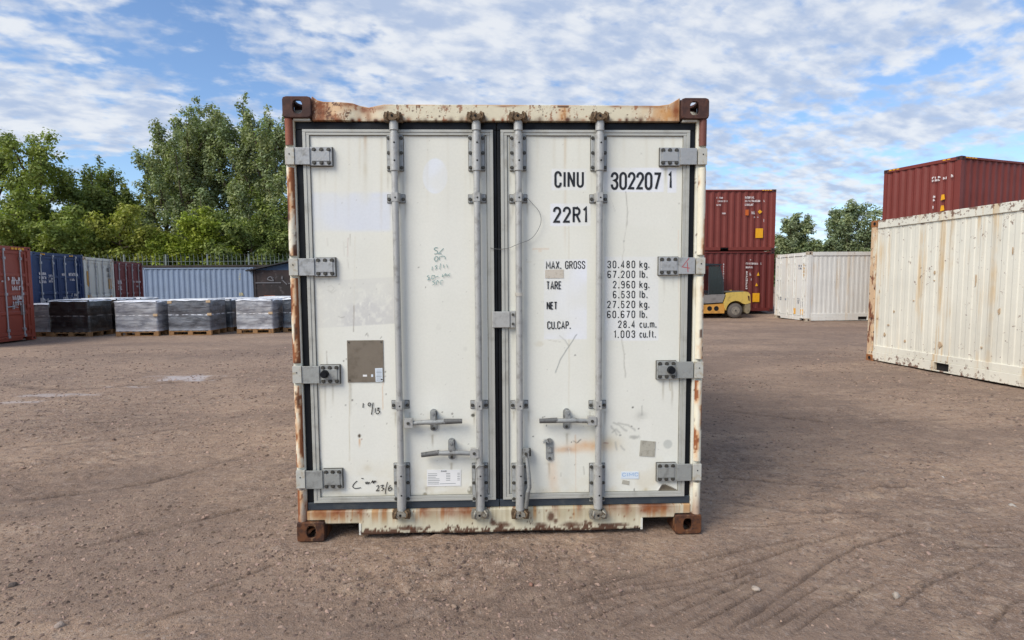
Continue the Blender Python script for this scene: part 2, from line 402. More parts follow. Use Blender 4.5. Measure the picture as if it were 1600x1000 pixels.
for ti, (pts, hw, dep) in enumerate(TRACKS):
    path = cr([gpx(*p) for p in pts], 8)
    bb = (xs > path[:, 0].min()-.3) & (xs < path[:, 0].max()+.3) & (ys > path[:, 1].min()-.3) & (ys < path[:, 1].max()+.3)
    if not bb.any(): continue
    wx = xs[bb]+0.02*(fbm(xs[bb], ys[bb], 3, 2, 77)-0.5); wy = ys[bb]+0.02*(fbm(xs[bb], ys[bb], 3, 2, 78)-0.5)
    d, s = seg_dist(wx, wy, path); br = 0.35+0.65*sst(fbm(s, s*0+ti*3.3, 3.5, 3, 51), 0.3, 0.6)
    ends = sst(s, 0, .25)*sst(s.max()-s, 0, .25)
    hw *= .60; k = np.exp(-(d/hw)**2)*br*ends; rim = np.exp(-((d-hw*2.1)/(hw*.8))**2)*br*ends
    lug = 0.75+0.25*np.sin(s*2*math.pi/0.045)
    dz[bb] += 1.7*(-dep*k*lug+dep*0.5*rim); dm[bb] = np.maximum(dm[bb], k*0.75)
Z[sel] += dz; damp[sel] = dm
# flatten under the front container's castings
for cx_ in (-1.14, 1.14):
    k = np.exp(-(((GX-cx_)/.16)**2+((GY-.08)/.16)**2)**2); Z = Z*(1-k)
Z -= 0.006
# old puddles, smoother, with the sky's reflection painted in (measured ellipses on the ground)
wet_sheen = np.zeros(GX.shape)
n1 = fbm(GX*0.5, GY*1.4, 2.2, 4, 61); n2 = fbm(GX, GY, 6, 3, 62)
for (px_, py_, rx_, ry_, k_) in [(285, 591, 58, 5.0, .8), (190, 606, 40, 1.6, .5), (90, 619, 60, 2.4, .5), (15, 630, 50, 2.6, .5)]:
    c = gpx(px_, py_); e1 = gpx(px_+rx_, py_); e2 = gpx(px_, py_-ry_); rr1 = abs(e1[0]-c[0]); rr2 = abs(e2[1]-c[1])
    q = ((GX-c[0])/rr1)**2+((GY-c[1])/rr2)**2
    wet_sheen = np.maximum(wet_sheen, k_*sst(1.15-q+2.2*(n1-0.5)+2.2*(n2-.5), 0.15, 0.95))
Z = Z*(1-wet_sheen*0.0) - wet_sheen*0.004
darkp = 0.55*sst(fbm(GX*0.55, GY*1.5, 0.62, 4, 71), 0.48, 0.66)
ni, nj = GX.shape
V = np.stack([GX.ravel(), GY.ravel(), Z.ravel()], -1)
ii, jj = np.meshgrid(np.arange(ni-1), np.arange(nj-1), indexing='ij'); a = (ii*nj+jj).ravel()
Fq = np.stack([a, a+1, a+nj+1, a+nj], -1)
m, n, b, o_ = newmat('packed_dirt'); t = n.new('ShaderNodeTexCoord').outputs['Object']
A = lambda k: n.new('ShaderNodeAttribute', attribute_name=k).outputs['Fac']
c1, c2, c3 = lin(160, 134, 112), lin(132, 110, 93), lin(180, 156, 131)
k5 = n.noise(t, 11, 6, 0.7); k1 = n.noise(t, 0.55, 6, 0.62); k2 = n.noise(n.mapv(t, (1, 1.8, 1)), 3.2, 6, 0.65); k3 = n.noise(t, 38, 5, 0.7); k4 = n.noise(t, 150, 2, 0.6)
c = n.mix(n.ss(k1, 0.36, 0.66), c1, c2)
c = n.mix(n.ss(k2, 0.48, 0.74, 0, 0.6), c, c3)
c = n.mix(n.ss(k2, 0.46, 0.26, 0, 0.35), c, lin(92, 80, 74))
k6 = n.noise(n.mapv(t, (1, 2.0, 1), (3, 3, 0)), 4.5, 7, 0.72)
c = n.mix(n.ss(k6, 0.47, 0.34, 0, 0.6), c, lin(96, 82, 74))
c = n.mix(n.ss(k6, 0.54, 0.68, 0, 0.5), c, lin(176, 158, 142))
c = n.mix(n.ss(k5, 0.46, 0.34, 0, 0.55), c, lin(92, 78, 70))
c = n.mix(n.ss(k5, 0.54, 0.68, 0, 0.45), c, lin(182, 160, 140))
c = n.mix(n.ss(k3, 0.53, 0.70, 0, 0.75), c, lin(176, 160, 148))
c = n.mix(n.ss(k3, 0.46, 0.30, 0, 0.8), c, lin(72, 60, 54))
c = n.mix(n.ss(k4, 0.56, 0.68, 0, 0.7), c, lin(176, 162, 152))
c = n.mix(n.math('MULTIPLY', A('dark'), 0.8), c, lin(120, 102, 90))
c = n.mix(n.math('MULTIPLY', A('damp'), 0.85), c, lin(72, 60, 55))
c = n.mix(n.math('MULTIPLY', A('wet_sheen'), 0.85), c, lin(186, 178, 176))  # pale sky reflection of the puddles, mixed into the base colour
n.put(b.inputs['Base Color'], c)
n.put(b.inputs['Roughness'], n.math('SUBTRACT', 0.92, n.math('MULTIPLY', A('wet_sheen'), 0.5)))
b.inputs['Specular IOR Level'].default_value = 0.35
bp = n.new('ShaderNodeBump', {'Distance': 0.03}); n.put(bp.inputs['Strength'], n.math('SUBTRACT', 0.75, n.math('MULTIPLY', A('wet_sheen'), 0.7)))
n.put(bp.inputs['Height'], n.math('ADD', n.math('MULTIPLY', k3, 0.7), n.math('ADD', n.math('MULTIPLY', k5, 1.2), n.math('MULTIPLY', k4, 0.25)))); n.put(b.inputs['Normal'], bp.outputs[0])
gr = np_mesh('ground', V, Fq, m, smooth=True, attrs={'damp': damp.ravel(), 'wet_sheen': wet_sheen.ravel(), 'dark': darkp.ravel()})
tago(gr, 'brown packed dirt yard with tyre marks and damp patches with painted sheen', 'ground', kind='structure')
M_DIRT = m
def zat(x, y):
    """height of the built ground mesh at points"""
    i = np.clip(np.searchsorted(gy, y)-1, 0, ni-2); j = np.clip(np.searchsorted(gx, x)-1, 0, nj-2)
    u = (x-gx[j])/(gx[j+1]-gx[j]); v = (y-gy[i])/(gy[i+1]-gy[i])
    return (Z[i, j]*(1-u)+Z[i, j+1]*u)*(1-v)+(Z[i+1, j]*(1-u)+Z[i+1, j+1]*u)*v

# gravel: loose stones pressed into the dirt
rs = np.random.RandomState(3)
def stones(name, X, Y, S, sink=0.35, seed=1):
    rr = np.random.RandomState(seed); n_ = len(X)
    base = np.array([(1, 0, 0), (.5, .87, 0), (-.5, .87, 0), (-1, 0, 0), (-.5, -.87, 0), (.5, -.87, 0), (.25, .15, .75), (-.35, 0, .65), (0, 0, -.6)])
    fs = np.array([(0, 1, 6), (1, 2, 6), (2, 7, 6), (2, 3, 7), (3, 4, 7), (4, 6, 7), (4, 5, 6), (5, 0, 6), (1, 0, 8), (2, 1, 8), (3, 2, 8), (4, 3, 8), (5, 4, 8), (0, 5, 8)])
    P = base[None]*(1+0.35*(rr.rand(n_, 9, 3)-0.5)); P = P*S[:, None, None]
    P[:, :, 1] *= (0.5+0.5*rr.rand(n_))[:, None]; P[:, :, 2] *= (0.45+0.5*rr.rand(n_))[:, None]
    th = rr.rand(n_)*6.28; c, s = np.cos(th)[:, None], np.sin(th)[:, None]
    x = P[:, :, 0]*c-P[:, :, 1]*s; y = P[:, :, 0]*s+P[:, :, 1]*c
    tl = (rr.rand(n_, 1)-.5)*0.7
    z = P[:, :, 2]+x*tl
    Vv = np.stack([x+X[:, None], y+Y[:, None], z+zat(X, Y)[:, None]+(S*(0.35-sink))[:, None]], -1).reshape(-1, 3)
    Ff = (fs[None]+9*np.arange(n_)[:, None, None]).reshape(-1, 3)
    g = 0.42+0.95*rr.rand(n_)**1.6; tint = np.stack([g, g*(0.91+0.05*rr.rand(n_)), g*(0.84+0.1*rr.rand(n_))], -1)
    C = np.repeat(tint*np.array(lin(142, 124, 112))[None], 9, 0)
    return np_mesh(name, Vv, Ff, M_STONE, cols=C)
M_STONE = vcol('stone', 0.85, bump=0.3, bs=200, spec=0.3)
N = 80000
u_ = rs.rand(N); dep_ = 2.3*np.exp(u_*math.log(14/2.3))         # denser towards the lens, as seen
ang = (rs.rand(N)-0.5)*2.2
Xs = CAMP[0]+dep_*ang*0.95; Ys = CAMP[1]+dep_
dens = fbm(Xs, Ys, 0.9, 4, 91)+0.10*(Xs < -0.5)-0.10*(Xs > .8)
keep = (rs.rand(N) < sst(dens, 0.36, 0.66)*0.9+0.05) & ~((np.abs(Xs) < 1.3) & (Ys > -0.1) & (Ys < 6.1)) & (Ys > -1.25)
Xs, Ys, dd = Xs[keep], Ys[keep], dep_[keep]
S_ = (0.0032+0.0125*rs.rand(len(Xs))**4)*(0.75+0.13*dd)
gv = stones('gravel', Xs, Ys, S_, 0.45, 4)
tago(gv, 'loose gravel and crumbs of stone pressed into the brown dirt', 'gravel', kind='stuff')
BIG = [(1400, 931, .024, 'pale rounded stone lying alone on the dirt at lower right', lin(168, 156, 142)),
       (1180, 920, .022, 'light flat stone between the wheel marks at lower right', lin(170, 156, 142)),
       (1472, 747, .016, 'small white stone right of the container, out on the bare yard', lin(176, 168, 160)),
       (1582, 791, .022, 'small pale stone near the right edge of the yard', lin(170, 162, 152)),
       (710, 949, .016, 'brown pebble with shadow in the foreground left of centre', lin(150, 128, 110)),
       (830, 913, .014, 'reddish pebble in front of the middle of the container', lin(140, 104, 88)),
       (92, 979, .022, 'grey chunk of stone in the lower left foreground', lin(156, 140, 128)),
       (20, 914, .022, 'dark clod of stone at the left edge of the foreground', lin(80, 70, 64))]
for k_, (px_, py_, s_, lb, cc) in enumerate(BIG):
    x, y = gpx(px_, py_); rr = np.random.RandomState(100+k_)
    import bmesh
    bm = bmesh.new(); bmesh.ops.create_icosphere(bm, subdivisions=2, radius=1)
    ph = rr.rand(6)*6
    for v in bm.verts:
        q = 1+0.16*math.sin(v.co.x*3+ph[0])+0.14*math.sin(v.co.y*4+ph[1])+0.12*math.sin(v.co.z*5+ph[2])
        v.co = Vector((v.co.x*q*s_*1.1, v.co.y*q*s_*.8, v.co.z*q*s_*.55))
    me = bpy.data.meshes.new('stone'); bm.to_mesh(me); bm.free()
    me.materials.append(simple('stone_surface', cc, 0.85, 0, 0.3, 60, 0.5, 120))
    o = bpy.data.objects.new('stone', me); COL.objects.link(o); o.location = (x, y, float(zat(np.array([x]), np.array([y]))[0])+s_*.2); o.rotation_euler = (0, 0, rr.rand()*6)
    for p in me.polygons: p.use_smooth = True
    tago(o, lb, 'stone')
# ------------------------------------------------------------------ lettering: condensed stroke alphabet (cap height 1)
def arc(cx, cz, rx, rz, a0, a1, n=9):
    return [(cx+rx*math.cos(R(a0+(a1-a0)*i/n)), cz+rz*math.sin(R(a0+(a1-a0)*i/n))) for i in range(n+1)]
W_ = .40
GL = {
 'C': (W_, [[(W_, .72)]+arc(W_/2, .78, W_/2, .22, 0, 180)+arc(W_/2, .22, W_/2, .22, 180, 360)+[(W_, .28)]]),
 'I': (.04, [[(.02, 0), (.02, 1)]]),
 'N': (W_+.02, [[(0, 0), (0, 1)], [(W_+.02, 0), (W_+.02, 1)], [(0, .97), (W_+.02, .03)]]),
 'U': (W_, [[(0, 1), (0, .25)]+arc(W_/2, .22, W_/2, .22, 180, 360)+[(W_, .25), (W_, 1)]]),
 '0': (W_, [arc(W_/2, .76, W_/2, .24, 0, 180)+arc(W_/2, .24, W_/2, .24, 180, 360)+[(W_, .76)]]),
 'O': (W_, [arc(W_/2, .76, W_/2, .24, 0, 180)+arc(W_/2, .24, W_/2, .24, 180, 360)+[(W_, .76)]]),
 '1': (.16, [[(.16, 0), (.16, 1), (0, .82)]]),
 '2': (W_, [[(0, .72)]+arc(W_/2, .77, W_/2, .23, 180, 0)+[(W_, .66), (.02, .04), (W_, .04)]]),
 '3': (W_, [[(0, .74)]+arc(W_/2, .77, W_/2, .23, 180, -60)+[(W_/2-.02, .54), (W_/2+.06, .52)]+arc(W_/2, .26, W_/2, .26, 60, -180)+[(0, .28)]]),
 '4': (W_+.03, [[(W_-.09, 0), (W_-.09, 1), (0, .27), (W_+.03, .27)]]),
 '5': (W_, [[(W_, .97), (.05, .97), (.02, .52), (.10, .58)]+arc(W_/2, .30, W_/2, .31, 90, -180)+[(0, .28)]]),
 '6': (W_, [[(W_-.03, .85)]+arc(W_/2, .78, W_/2, .22, 30, 180)+[(0, .3)]+arc(W_/2, .27, W_/2, .27, 180, 540)]),
 '7': (W_, [[(0, .97), (W_, .97), (.12, 0)]]),
 '8': (W_, [arc(W_/2, .77, W_/2-.02, .23, 0, 360), arc(W_/2, .27, W_/2, .27, 0, 360)]),
 '9': (W_, [[(.03, .15)]+arc(W_/2, .22, W_/2, .22, 210, 360)+[(W_, .7)]+arc(W_/2, .73, W_/2, .27, 0, 360)]),
 'R': (W_+.02, [[(0, 0), (0, .97), (W_*.55, .97)]+arc(W_*.55, .74, W_*.45, .23, 90, -90)+[(0, .51)], [(W_*.5, .5), (W_+.02, 0)]]),
 'M': (.56, [[(0, 0), (0, .98), (.28, .3), (.56, .98), (.56, 0)]]),
 'A': (.46, [[(0, 0), (.23, 1), (.46, 0)], [(.07, .3), (.39, .3)]]),
 'X': (.44, [[(0, 0), (.44, 1)], [(0, 1), (.44, 0)]]),
 'G': (W_, [[(W_, .74)]+arc(W_/2, .78, W_/2, .22, 0, 180)+arc(W_/2, .22, W_/2, .22, 180, 360)+[(W_, .47), (W_*.55, .47)]]),
 'S': (W_, [[(W_, .74)]+arc(W_/2, .77, W_/2, .23, 10, 180)+[(.02, .66), (W_-.02, .38)]+arc(W_/2, .24, W_/2, .24, 0, -180)+[(0, .28)]]),
 'T': (.42, [[(0, .97), (.42, .97)], [(.21, 0), (.21, .96)]]),
 'E': (.34, [[(.34, .97), (0, .97), (0, .03), (.34, .03)], [(0, .52), (.3, .52)]]),
 'P': (W_, [[(0, 0), (0, .97), (W_*.55, .97)]+arc(W_*.55, .73, W_*.45, .24, 90, -90)+[(0, .49)]]),
 '.': (.07, [[(.035, -.04), (.035, .13)]]), ' ': (.22, []), '-': (.2, [[(0, .45), (.2, .45)]]),
 'k': (.34, [[(0, 0), (0, 1)], [(.32, .68), (0, .3)], [(.12, .42), (.34, 0)]]),
 'g': (.34, [arc(.17, .36, .17, .32, 0, 360), [(.34, .68), (.34, -.1)]+arc(.17, -.1, .17, .16, 0, -150)]),
 'l': (.04, [[(.02, 0), (.02, 1)]]),
 'b': (.34, [[(0, 0), (0, 1)], arc(.17, .34, .17, .33, 0, 360)]),
 'c': (.32, [arc(.17, .34, .17, .33, 40, 320)]),
 'u': (.34, [[(0, .68), (0, .2)]+arc(.17, .18, .17, .17, 180, 360)+[(.34, .2), (.34, .68)], [(.34, .3), (.34, 0)]]),
 'm': (.54, [[(0, 0), (0, .68)], [(0, .5)]+arc(.135, .52, .135, .15, 180, 0)+[(.27, 0)], [(.27, .5)]+arc(.405, .52, .135, .15, 180, 0)+[(.54, 0)]]),
 'f': (.24, [[(.08, 0), (.08, .8)]+arc(.2, .82, .12, .16, 180, 90), [(0, .66), (.22, .66)]]),
 't': (.24, [[(.08, .9), (.08, .15), (.14, .03), (.24, .03)], [(0, .66), (.22, .66)]]),
}
def write(mb, text, x0, x1, z0, z1, y, wt=.15, gap=.17, m=0):
    wt *= 1.10; gap += .07
    """lay a line of lettering on an xz face so that it fills x0..x1"""
    tot = sum(GL[c][0] for c in text)+gap*(len(text)-1); h = z1-z0; sx = (x1-x0)/tot; x = x0
    for c in text:
        for k, st in enumerate(GL[c][1]):
            P = [(x+p[0]*sx, z0+p[1]*h) for p in st]
            mb.ribbon(P, wt*h*0.9 if c != '.' else wt*h*1.1, y-0.0003*k, m)
        x += (GL[c][0]+gap)*sx
def marks(mb, x0, x1, z0, z1, y, rows=1, seed=1, m=0, fill=.75, cw=None):
    """worn remains of small lettering, too far off to read: uneven dabs of paint in rows"""
    rr = random.Random(seed); rh = (z1-z0)/rows
    for r_ in range(rows):
        x = x0; cwid = cw or rh*.5; zb = z0+r_*rh
        while x < x1-cwid*.5:
            if rr.random() < fill+.1:
                h = rh*.72; ww = cwid*rr.uniform(.5, .72)
                mb.ribbon([(x, zb), (x, zb+h)], ww*.50, y, m)
                if rr.random() < .7: mb.ribbon([(x+ww*.19, zb+h*rr.choice([.1, .9])), (x+ww*.9, zb+h*rr.choice([.1, .9]))], ww*.46, y-.0006, m)
                if rr.random() < .5: mb.ribbon([(x+ww*.8, zb), (x+ww*.8, zb+h*rr.uniform(.5, 1))], ww*.46, y-.0012, m)
            x += cwid

# ------------------------------------------------------------------ the white refrigerated container in front
main = empty('refrigerated_container', (0, 0, 0), 0, 'worn white refrigerated container with closed double doors and rusty corner castings, facing the camera', 'container')
BASE = np.array(lin(227, 226, 216)); RUST = np.array(lin(138, 78, 42)); RUSTD = np.array(lin(80, 48, 32)); RUSTL = np.array(lin(204, 150, 90)); STAIN = np.array(lin(196, 182, 148))
class Paint:
    def __init__(s, X, Y, C): s.X, s.Y, s.C = X, Y, C
    def mix(s, m, c, k=1.0): m = np.clip(m*k, 0, 1)[..., None]; s.C = s.C*(1-m)+np.array(c)*m
    def rect(s, x0, y0, x1, y1, c, k=1, so=.7, tilt=0):
        Y = s.Y-tilt*(s.X-x0); s.mix(sst(s.X, x0-so, x0+so)*sst(x1-s.X, -so, so)*sst(Y, y0-so, y0+so)*sst(y1-Y, -so, so), c, k)
    def ell(s, cx, cy, rx, ry, c, k=1, so=.25, wob=0, seed=0):
        q = np.hypot((s.X-cx)/rx, (s.Y-cy)/ry)
        if wob: q = q+wob*(fbm(s.X, s.Y, .22, 3, seed)-.5)*2
        s.mix(1-sst(q, 1-so, 1+so), c, k)
    def gau(s, cx, cy, rx, ry, c, k=1, nz=0, seed=0):
        g = np.exp(-(((s.X-cx)/rx)**2+((s.Y-cy)/ry)**2))
        if nz: g = g*(1-nz+2*nz*fbm(s.X, s.Y, .15, 3, seed))
        s.mix(g, c, k)
    def streak(s, x, y0, y1, wd, c, k=1, seed=0):
        m = np.exp(-((s.X-x-1.2*(fbm(s.Y, s.Y*0, .05, 2, seed)-.5))/wd)**2)*sst(s.Y, y0, y0+3)*(1-sst(s.Y, y0+(y1-y0)*.35, y1)); s.mix(m, c, k*1.0)
    def line(s, pts, wd, c, k=1, wob=.8, seed=0):
        P = [np.array(p, float) for p in pts]
        d, t = seg_dist(s.X+wob*(fbm(s.X, s.Y, .12, 2, seed)-.5)*2, s.Y+wob*(fbm(s.X, s.Y, .12, 2, seed+5)-.5)*2, P)
        s.mix(np.exp(-(d/wd)**2), c, k)
def slab(name, x0, x1, zb, zt, y, thick, step, paint, mat, parent, rnd=.004, yfun=None, base=BASE):
    nx = max(3, int((x1-x0)/step)+1); nz = max(3, int((np.max(zt(np.array([x0, x1])) if callable(zt) else zt)-np.min(zb(np.array([x0, x1])) if callable(zb) else zb))/step)+1)
    xs_ = np.linspace(x0, x1, nx); B = zb(xs_) if callable(zb) else np.full(nx, zb); T = zt(xs_) if callable(zt) else np.full(nx, zt)
    k = np.linspace(0, 1, nz); Zg = B[None]*(1-k[:, None])+T[None]*k[:, None]; Xg = np.repeat(xs_[None], nz, 0)
    Yg = np.full(Xg.shape, y)
    if yfun is not None: Yg = Yg+yfun(Xg, Zg)
    Yg[0] += rnd; Yg[-1] += rnd; Yg[:, 0] += rnd; Yg[:, -1] += rnd
    px, py = PX(Xg, Zg, y); C = np.repeat(base[None], Xg.size, 0).reshape(*Xg.shape, 3)*(0.97+0.06*fbm(Xg, Zg, 3, 3, 3))[..., None]
    P = Paint(px, py, C); paint(P); C = P.C
    Vv = np.stack([Xg.ravel(), Yg.ravel(), Zg.ravel()], -1); idx = np.arange(nz*nx).reshape(nz, nx)
    a = idx[:-1, :-1].ravel(); Q = np.stack([a, a+1, a+nx+1, a+nx], -1)
    ring = np.concatenate([idx[0, :], idx[1:, -1], idx[-1, -2::-1], idx[-2:0:-1, 0]]); nr = len(ring)
    bv = Vv[ring].copy(); bv[:, 1] = y+thick; off = len(Vv); r0 = np.arange(nr); r1 = (r0+1) % nr
    side = np.stack([ring[r1], ring[r0], off+r0, off+r1], -1)
    return np_mesh(name, np.concatenate([Vv, bv]), np.concatenate([Q, side]), mat, parent, cols=np.concatenate([C.reshape(-1, 3), C.reshape(-1, 3)[ring]]))

# body behind the doors
mb = MB(); mb.box(-1.165, 1.165, .10, 5.95, .16, 2.50)
M_SIDE = aged('reefer_side_paint', lin(220, 219, 208), .45, .4, .3)
def corr_sheet(mb, L, H0, H1, y, pitch, depth, sgn=-1, x0=0.0, m=0, fr=(.30, .2)):
    """trapezoid corrugated sheet along x, ribs vertical, at y; sgn: direction of the outside"""
    n = int(L/pitch); p = L/n; P = []
    for i in range(n):
        X = x0+i*p
        P += [(X, 0), (X+p*fr[0], 0), (X+p*(fr[0]+fr[1]), 1), (X+p*(2*fr[0]+fr[1]), 1)]
    P.append((x0+L, 0))
    vs = [(a, y-sgn*depth*b, H0) for a, b in P]+[(a, y-sgn*depth*b, H1) for a, b in P]; k = len(P)
    fs = [(i, i+1, k+i+1, k+i) if sgn < 0 else (i+1, i, k+i, k+i+1) for i in range(k-1)]
    mb.add(vs, fs, m)
b0 = mb.build('insulated_body', simple('dark_inner', lin(120, 120, 116), .7), main)
for sx in (-1, 1):
    mb = MB(lambda x, y, z, sx=sx: (sx*1.205-(-sx)*0 - 0*sx + (-sx)*y*1.0*0 + (-sx)*(y), x, z))
    corr_sheet(mb, 5.75, .17, 2.47, 0.0, .12, .012, -1, .12)
    mb.build('side_panel', M_SIDE, main)
    mb = MB(); mb.box(min(sx*1.216, sx*1.14), max(sx*1.216, sx*1.14), .16, 5.9, 2.471, 2.56); mb.build('top_rail', M_SIDE, main, .006)
    mb = MB(); mb.box(min(sx*1.216, sx*1.12), max(sx*1.216, sx*1.12), .16, 2.0, .035, .169); mb.box(min(sx*1.216, sx*1.12), max(sx*1.216, sx*1.12), 2.36, 3.7, .035, .169); mb.box(min(sx*1.216, sx*1.12), max(sx*1.216, sx*1.12), 4.06, 5.9, .035, .169)
    mb.box(min(sx*1.21, sx*1.13), max(sx*1.21, sx*1.13), 2.0, 4.06, .15, .168); mb.build('bottom_rail', M_SIDE, main, .004)
mb = MB(); mb.box(-1.139, 1.139, .12, 5.9, 2.502, 2.545); mb.build('roof', M_SIDE, main, .01)
mb = MB(); mb.box(-1.10, 1.10, .2, 5.9, .09, .158)
for i in range(11): mb.box(-1.1, 1.1, .7+i*.45, .76+i*.45, .045, .089)
mb.build('floor_frame', simple('underframe', lin(60, 52, 46), .8), main)
mb = MB(); mb.box(-1.12, 1.12, 5.96, 6.04, .17, 2.45); mb.box(-.8, .8, 6.041, 6.055, .5, 1.9, 0)
for k in range(10): mb.box(-.7, .7, 6.056, 6.066, .6+k*.1, .66+k*.1)
mb.build('machinery_end', M_SIDE, main, .005)

# corner castings: hollow steel blocks with oval apertures
def casting_mb(cx, cz, top, front=True):
    """cx, cz centre; 0.162 wide, 0.118 tall, 0.178 deep, front face at y=0"""
    mb = MB(); hw, hh = .081, .0592; n = 40
    def rr_(a, hw, hh, r):
        # rounded rectangle point by superellipse-like projection
        c, s = math.cos(a), math.sin(a); k = min(hw/abs(c) if abs(c) > 1e-6 else 9, hh/abs(s) if abs(s) > 1e-6 else 9); x, z = c*k, s*k
        x = max(-hw, min(hw, x)); z = max(-hh, min(hh, z))
        ax, az = abs(x)-(hw-r), abs(z)-(hh-r)
        if ax > 0 and az > 0:
            d = math.hypot(ax, az); x = math.copysign(hw-r+ax/d*r, x); z = math.copysign(hh-r+az/d*r, z)
        return x, z
    def plate(hole, hw_, hh_, map_, th=.012, r=(.018 if top else .009), off=(0, 0)):
        A = [2*math.pi*i/n for i in range(n)]
        o0 = [rr_(a, hw_, hh_, r) for a in A]; o1 = [rr_(a, hw_-.004, hh_-.004, r) for a in A]
        h = [(off[0]+math.cos(a)*hole[0]*(1+.12*abs(math.sin(2*a))), off[1]+math.sin(a)*hole[1]*(1+.12*abs(math.sin(2*a)))) for a in A]
        h0 = [(off[0]+(x-off[0])*1.09, off[1]+(z-off[1])*1.09) for x, z in h]
        vs = [map_(x, z, .004) for x, z in o0]+[map_(x, z, 0) for x, z in o1]+[map_(x, z, 0) for x, z in h0]+[map_(x, z, .004) for x, z in h]+[map_(x, z, th) for x, z in h]+[map_(x, z, th) for x, z in o0]
        fs = []
        for l in range(5):
            for i in range(n): j = (i+1) % n; fs.append((l*n+i, l*n+j, (l+1)*n+j, (l+1)*n+i))
        for i in range(n): j = (i+1) % n; fs.append((5*n+i, 5*n+j, j, i))
        mb.add(vs, fs, 0, False)
    off = (0.004*(1 if cx < 0 else -1), 0)
    plate((.026, .036) if True else 0, hw, hh, lambda x, z, d: (cx+x, d, cz+z), .016, off=off)
    sx = 1 if cx > 0 else -1
    plate((.036, .028), .0800-.01, hh-.0012, lambda x, z, d: (cx+sx*(hw-.0005-d), .0165+.08-.0+x, cz+z), .014, r=.006)
    plate((.0, .0), .0800-.01, hh-.0012, lambda x, z, d: (cx-sx*(hw-.0005-d), .0165+.08+x, cz+z), .012, r=.006)
    s = 1 if top else -1
    plate((.030, .055), hw-.016, .069, lambda x, z, d: (cx+x, .0165+.081+z, cz+s*(hh-.0008-d)), .014, r=.004)
    plate((.0, .0), hw-.016, .069, lambda x, z, d: (cx+x, .0165+.081+z, cz-s*(hh-.0008-d)), .012, r=.004)
    mb.box(cx-hw+.015, cx+hw-.015, .1670, .178, cz-hh+.002, cz+hh-.002)
    return mb
for cx, cz, tp in ((-1.138, 2.532, 1), (1.138, 2.532, 1), (-1.138, .0592, 0), (1.138, .0592, 0)):
    mb = casting_mb(cx, cz, tp)
    Vv = np.array(mb.v)
    # subdivide colours per vertex are coarse here, so the casting uses a node material instead
    o = mb.build('corner_casting', None, main) if False else None
    me_mat = M_CASTT if tp and 'M_CASTT' in globals() else None
    if me_mat is None:
        def castmat(name, c1, c2, c3, k):
            m, n, b, oo = newmat(name); t = n.new('ShaderNodeTexCoord').outputs['Object']
            c = n.mix(n.ss(n.noise(t, 13, 6, .66), .40, .58), c1, c2); c = n.mix(n.ss(n.noise(n.mapv(t, (20, 20, 6)), 1, 5, .65), .56, .72, 0, k), c, c3)
            n.put(b.inputs['Base Color'], c); b.inputs['Roughness'].default_value = .72; b.inputs['Specular IOR Level'].default_value = .3
            bp = n.new('ShaderNodeBump', {'Strength': .5, 'Distance': .003}); n.put(bp.inputs['Height'], n.noise(t, 110, 5, .65)); n.put(b.inputs['Normal'], bp.outputs[0]); return m
        M_CASTT = castmat('dark_rust_casting', lin(84, 58, 50), lin(66, 46, 42), lin(118, 72, 52), .6)
        M_CASTB = castmat('brown_rust_casting', lin(104, 66, 42), lin(62, 42, 34), lin(150, 116, 82), .8)
    mb.build('corner_casting', M_CASTT if tp else M_CASTB, main)
for sx in (-1, 1):
    for cz in (2.532, .0592):
        mb = MB(); mb.box(sx*1.138-.081, sx*1.138+.081, 5.88, 6.058, cz-.059, cz+.059)
        mb.cyl((sx*1.138, 6.0585, cz), (sx*1.138, 6.03, cz), .03, 16, 1); mb.build('corner_casting', [M_CASTB, M_HOLE], main, .006)

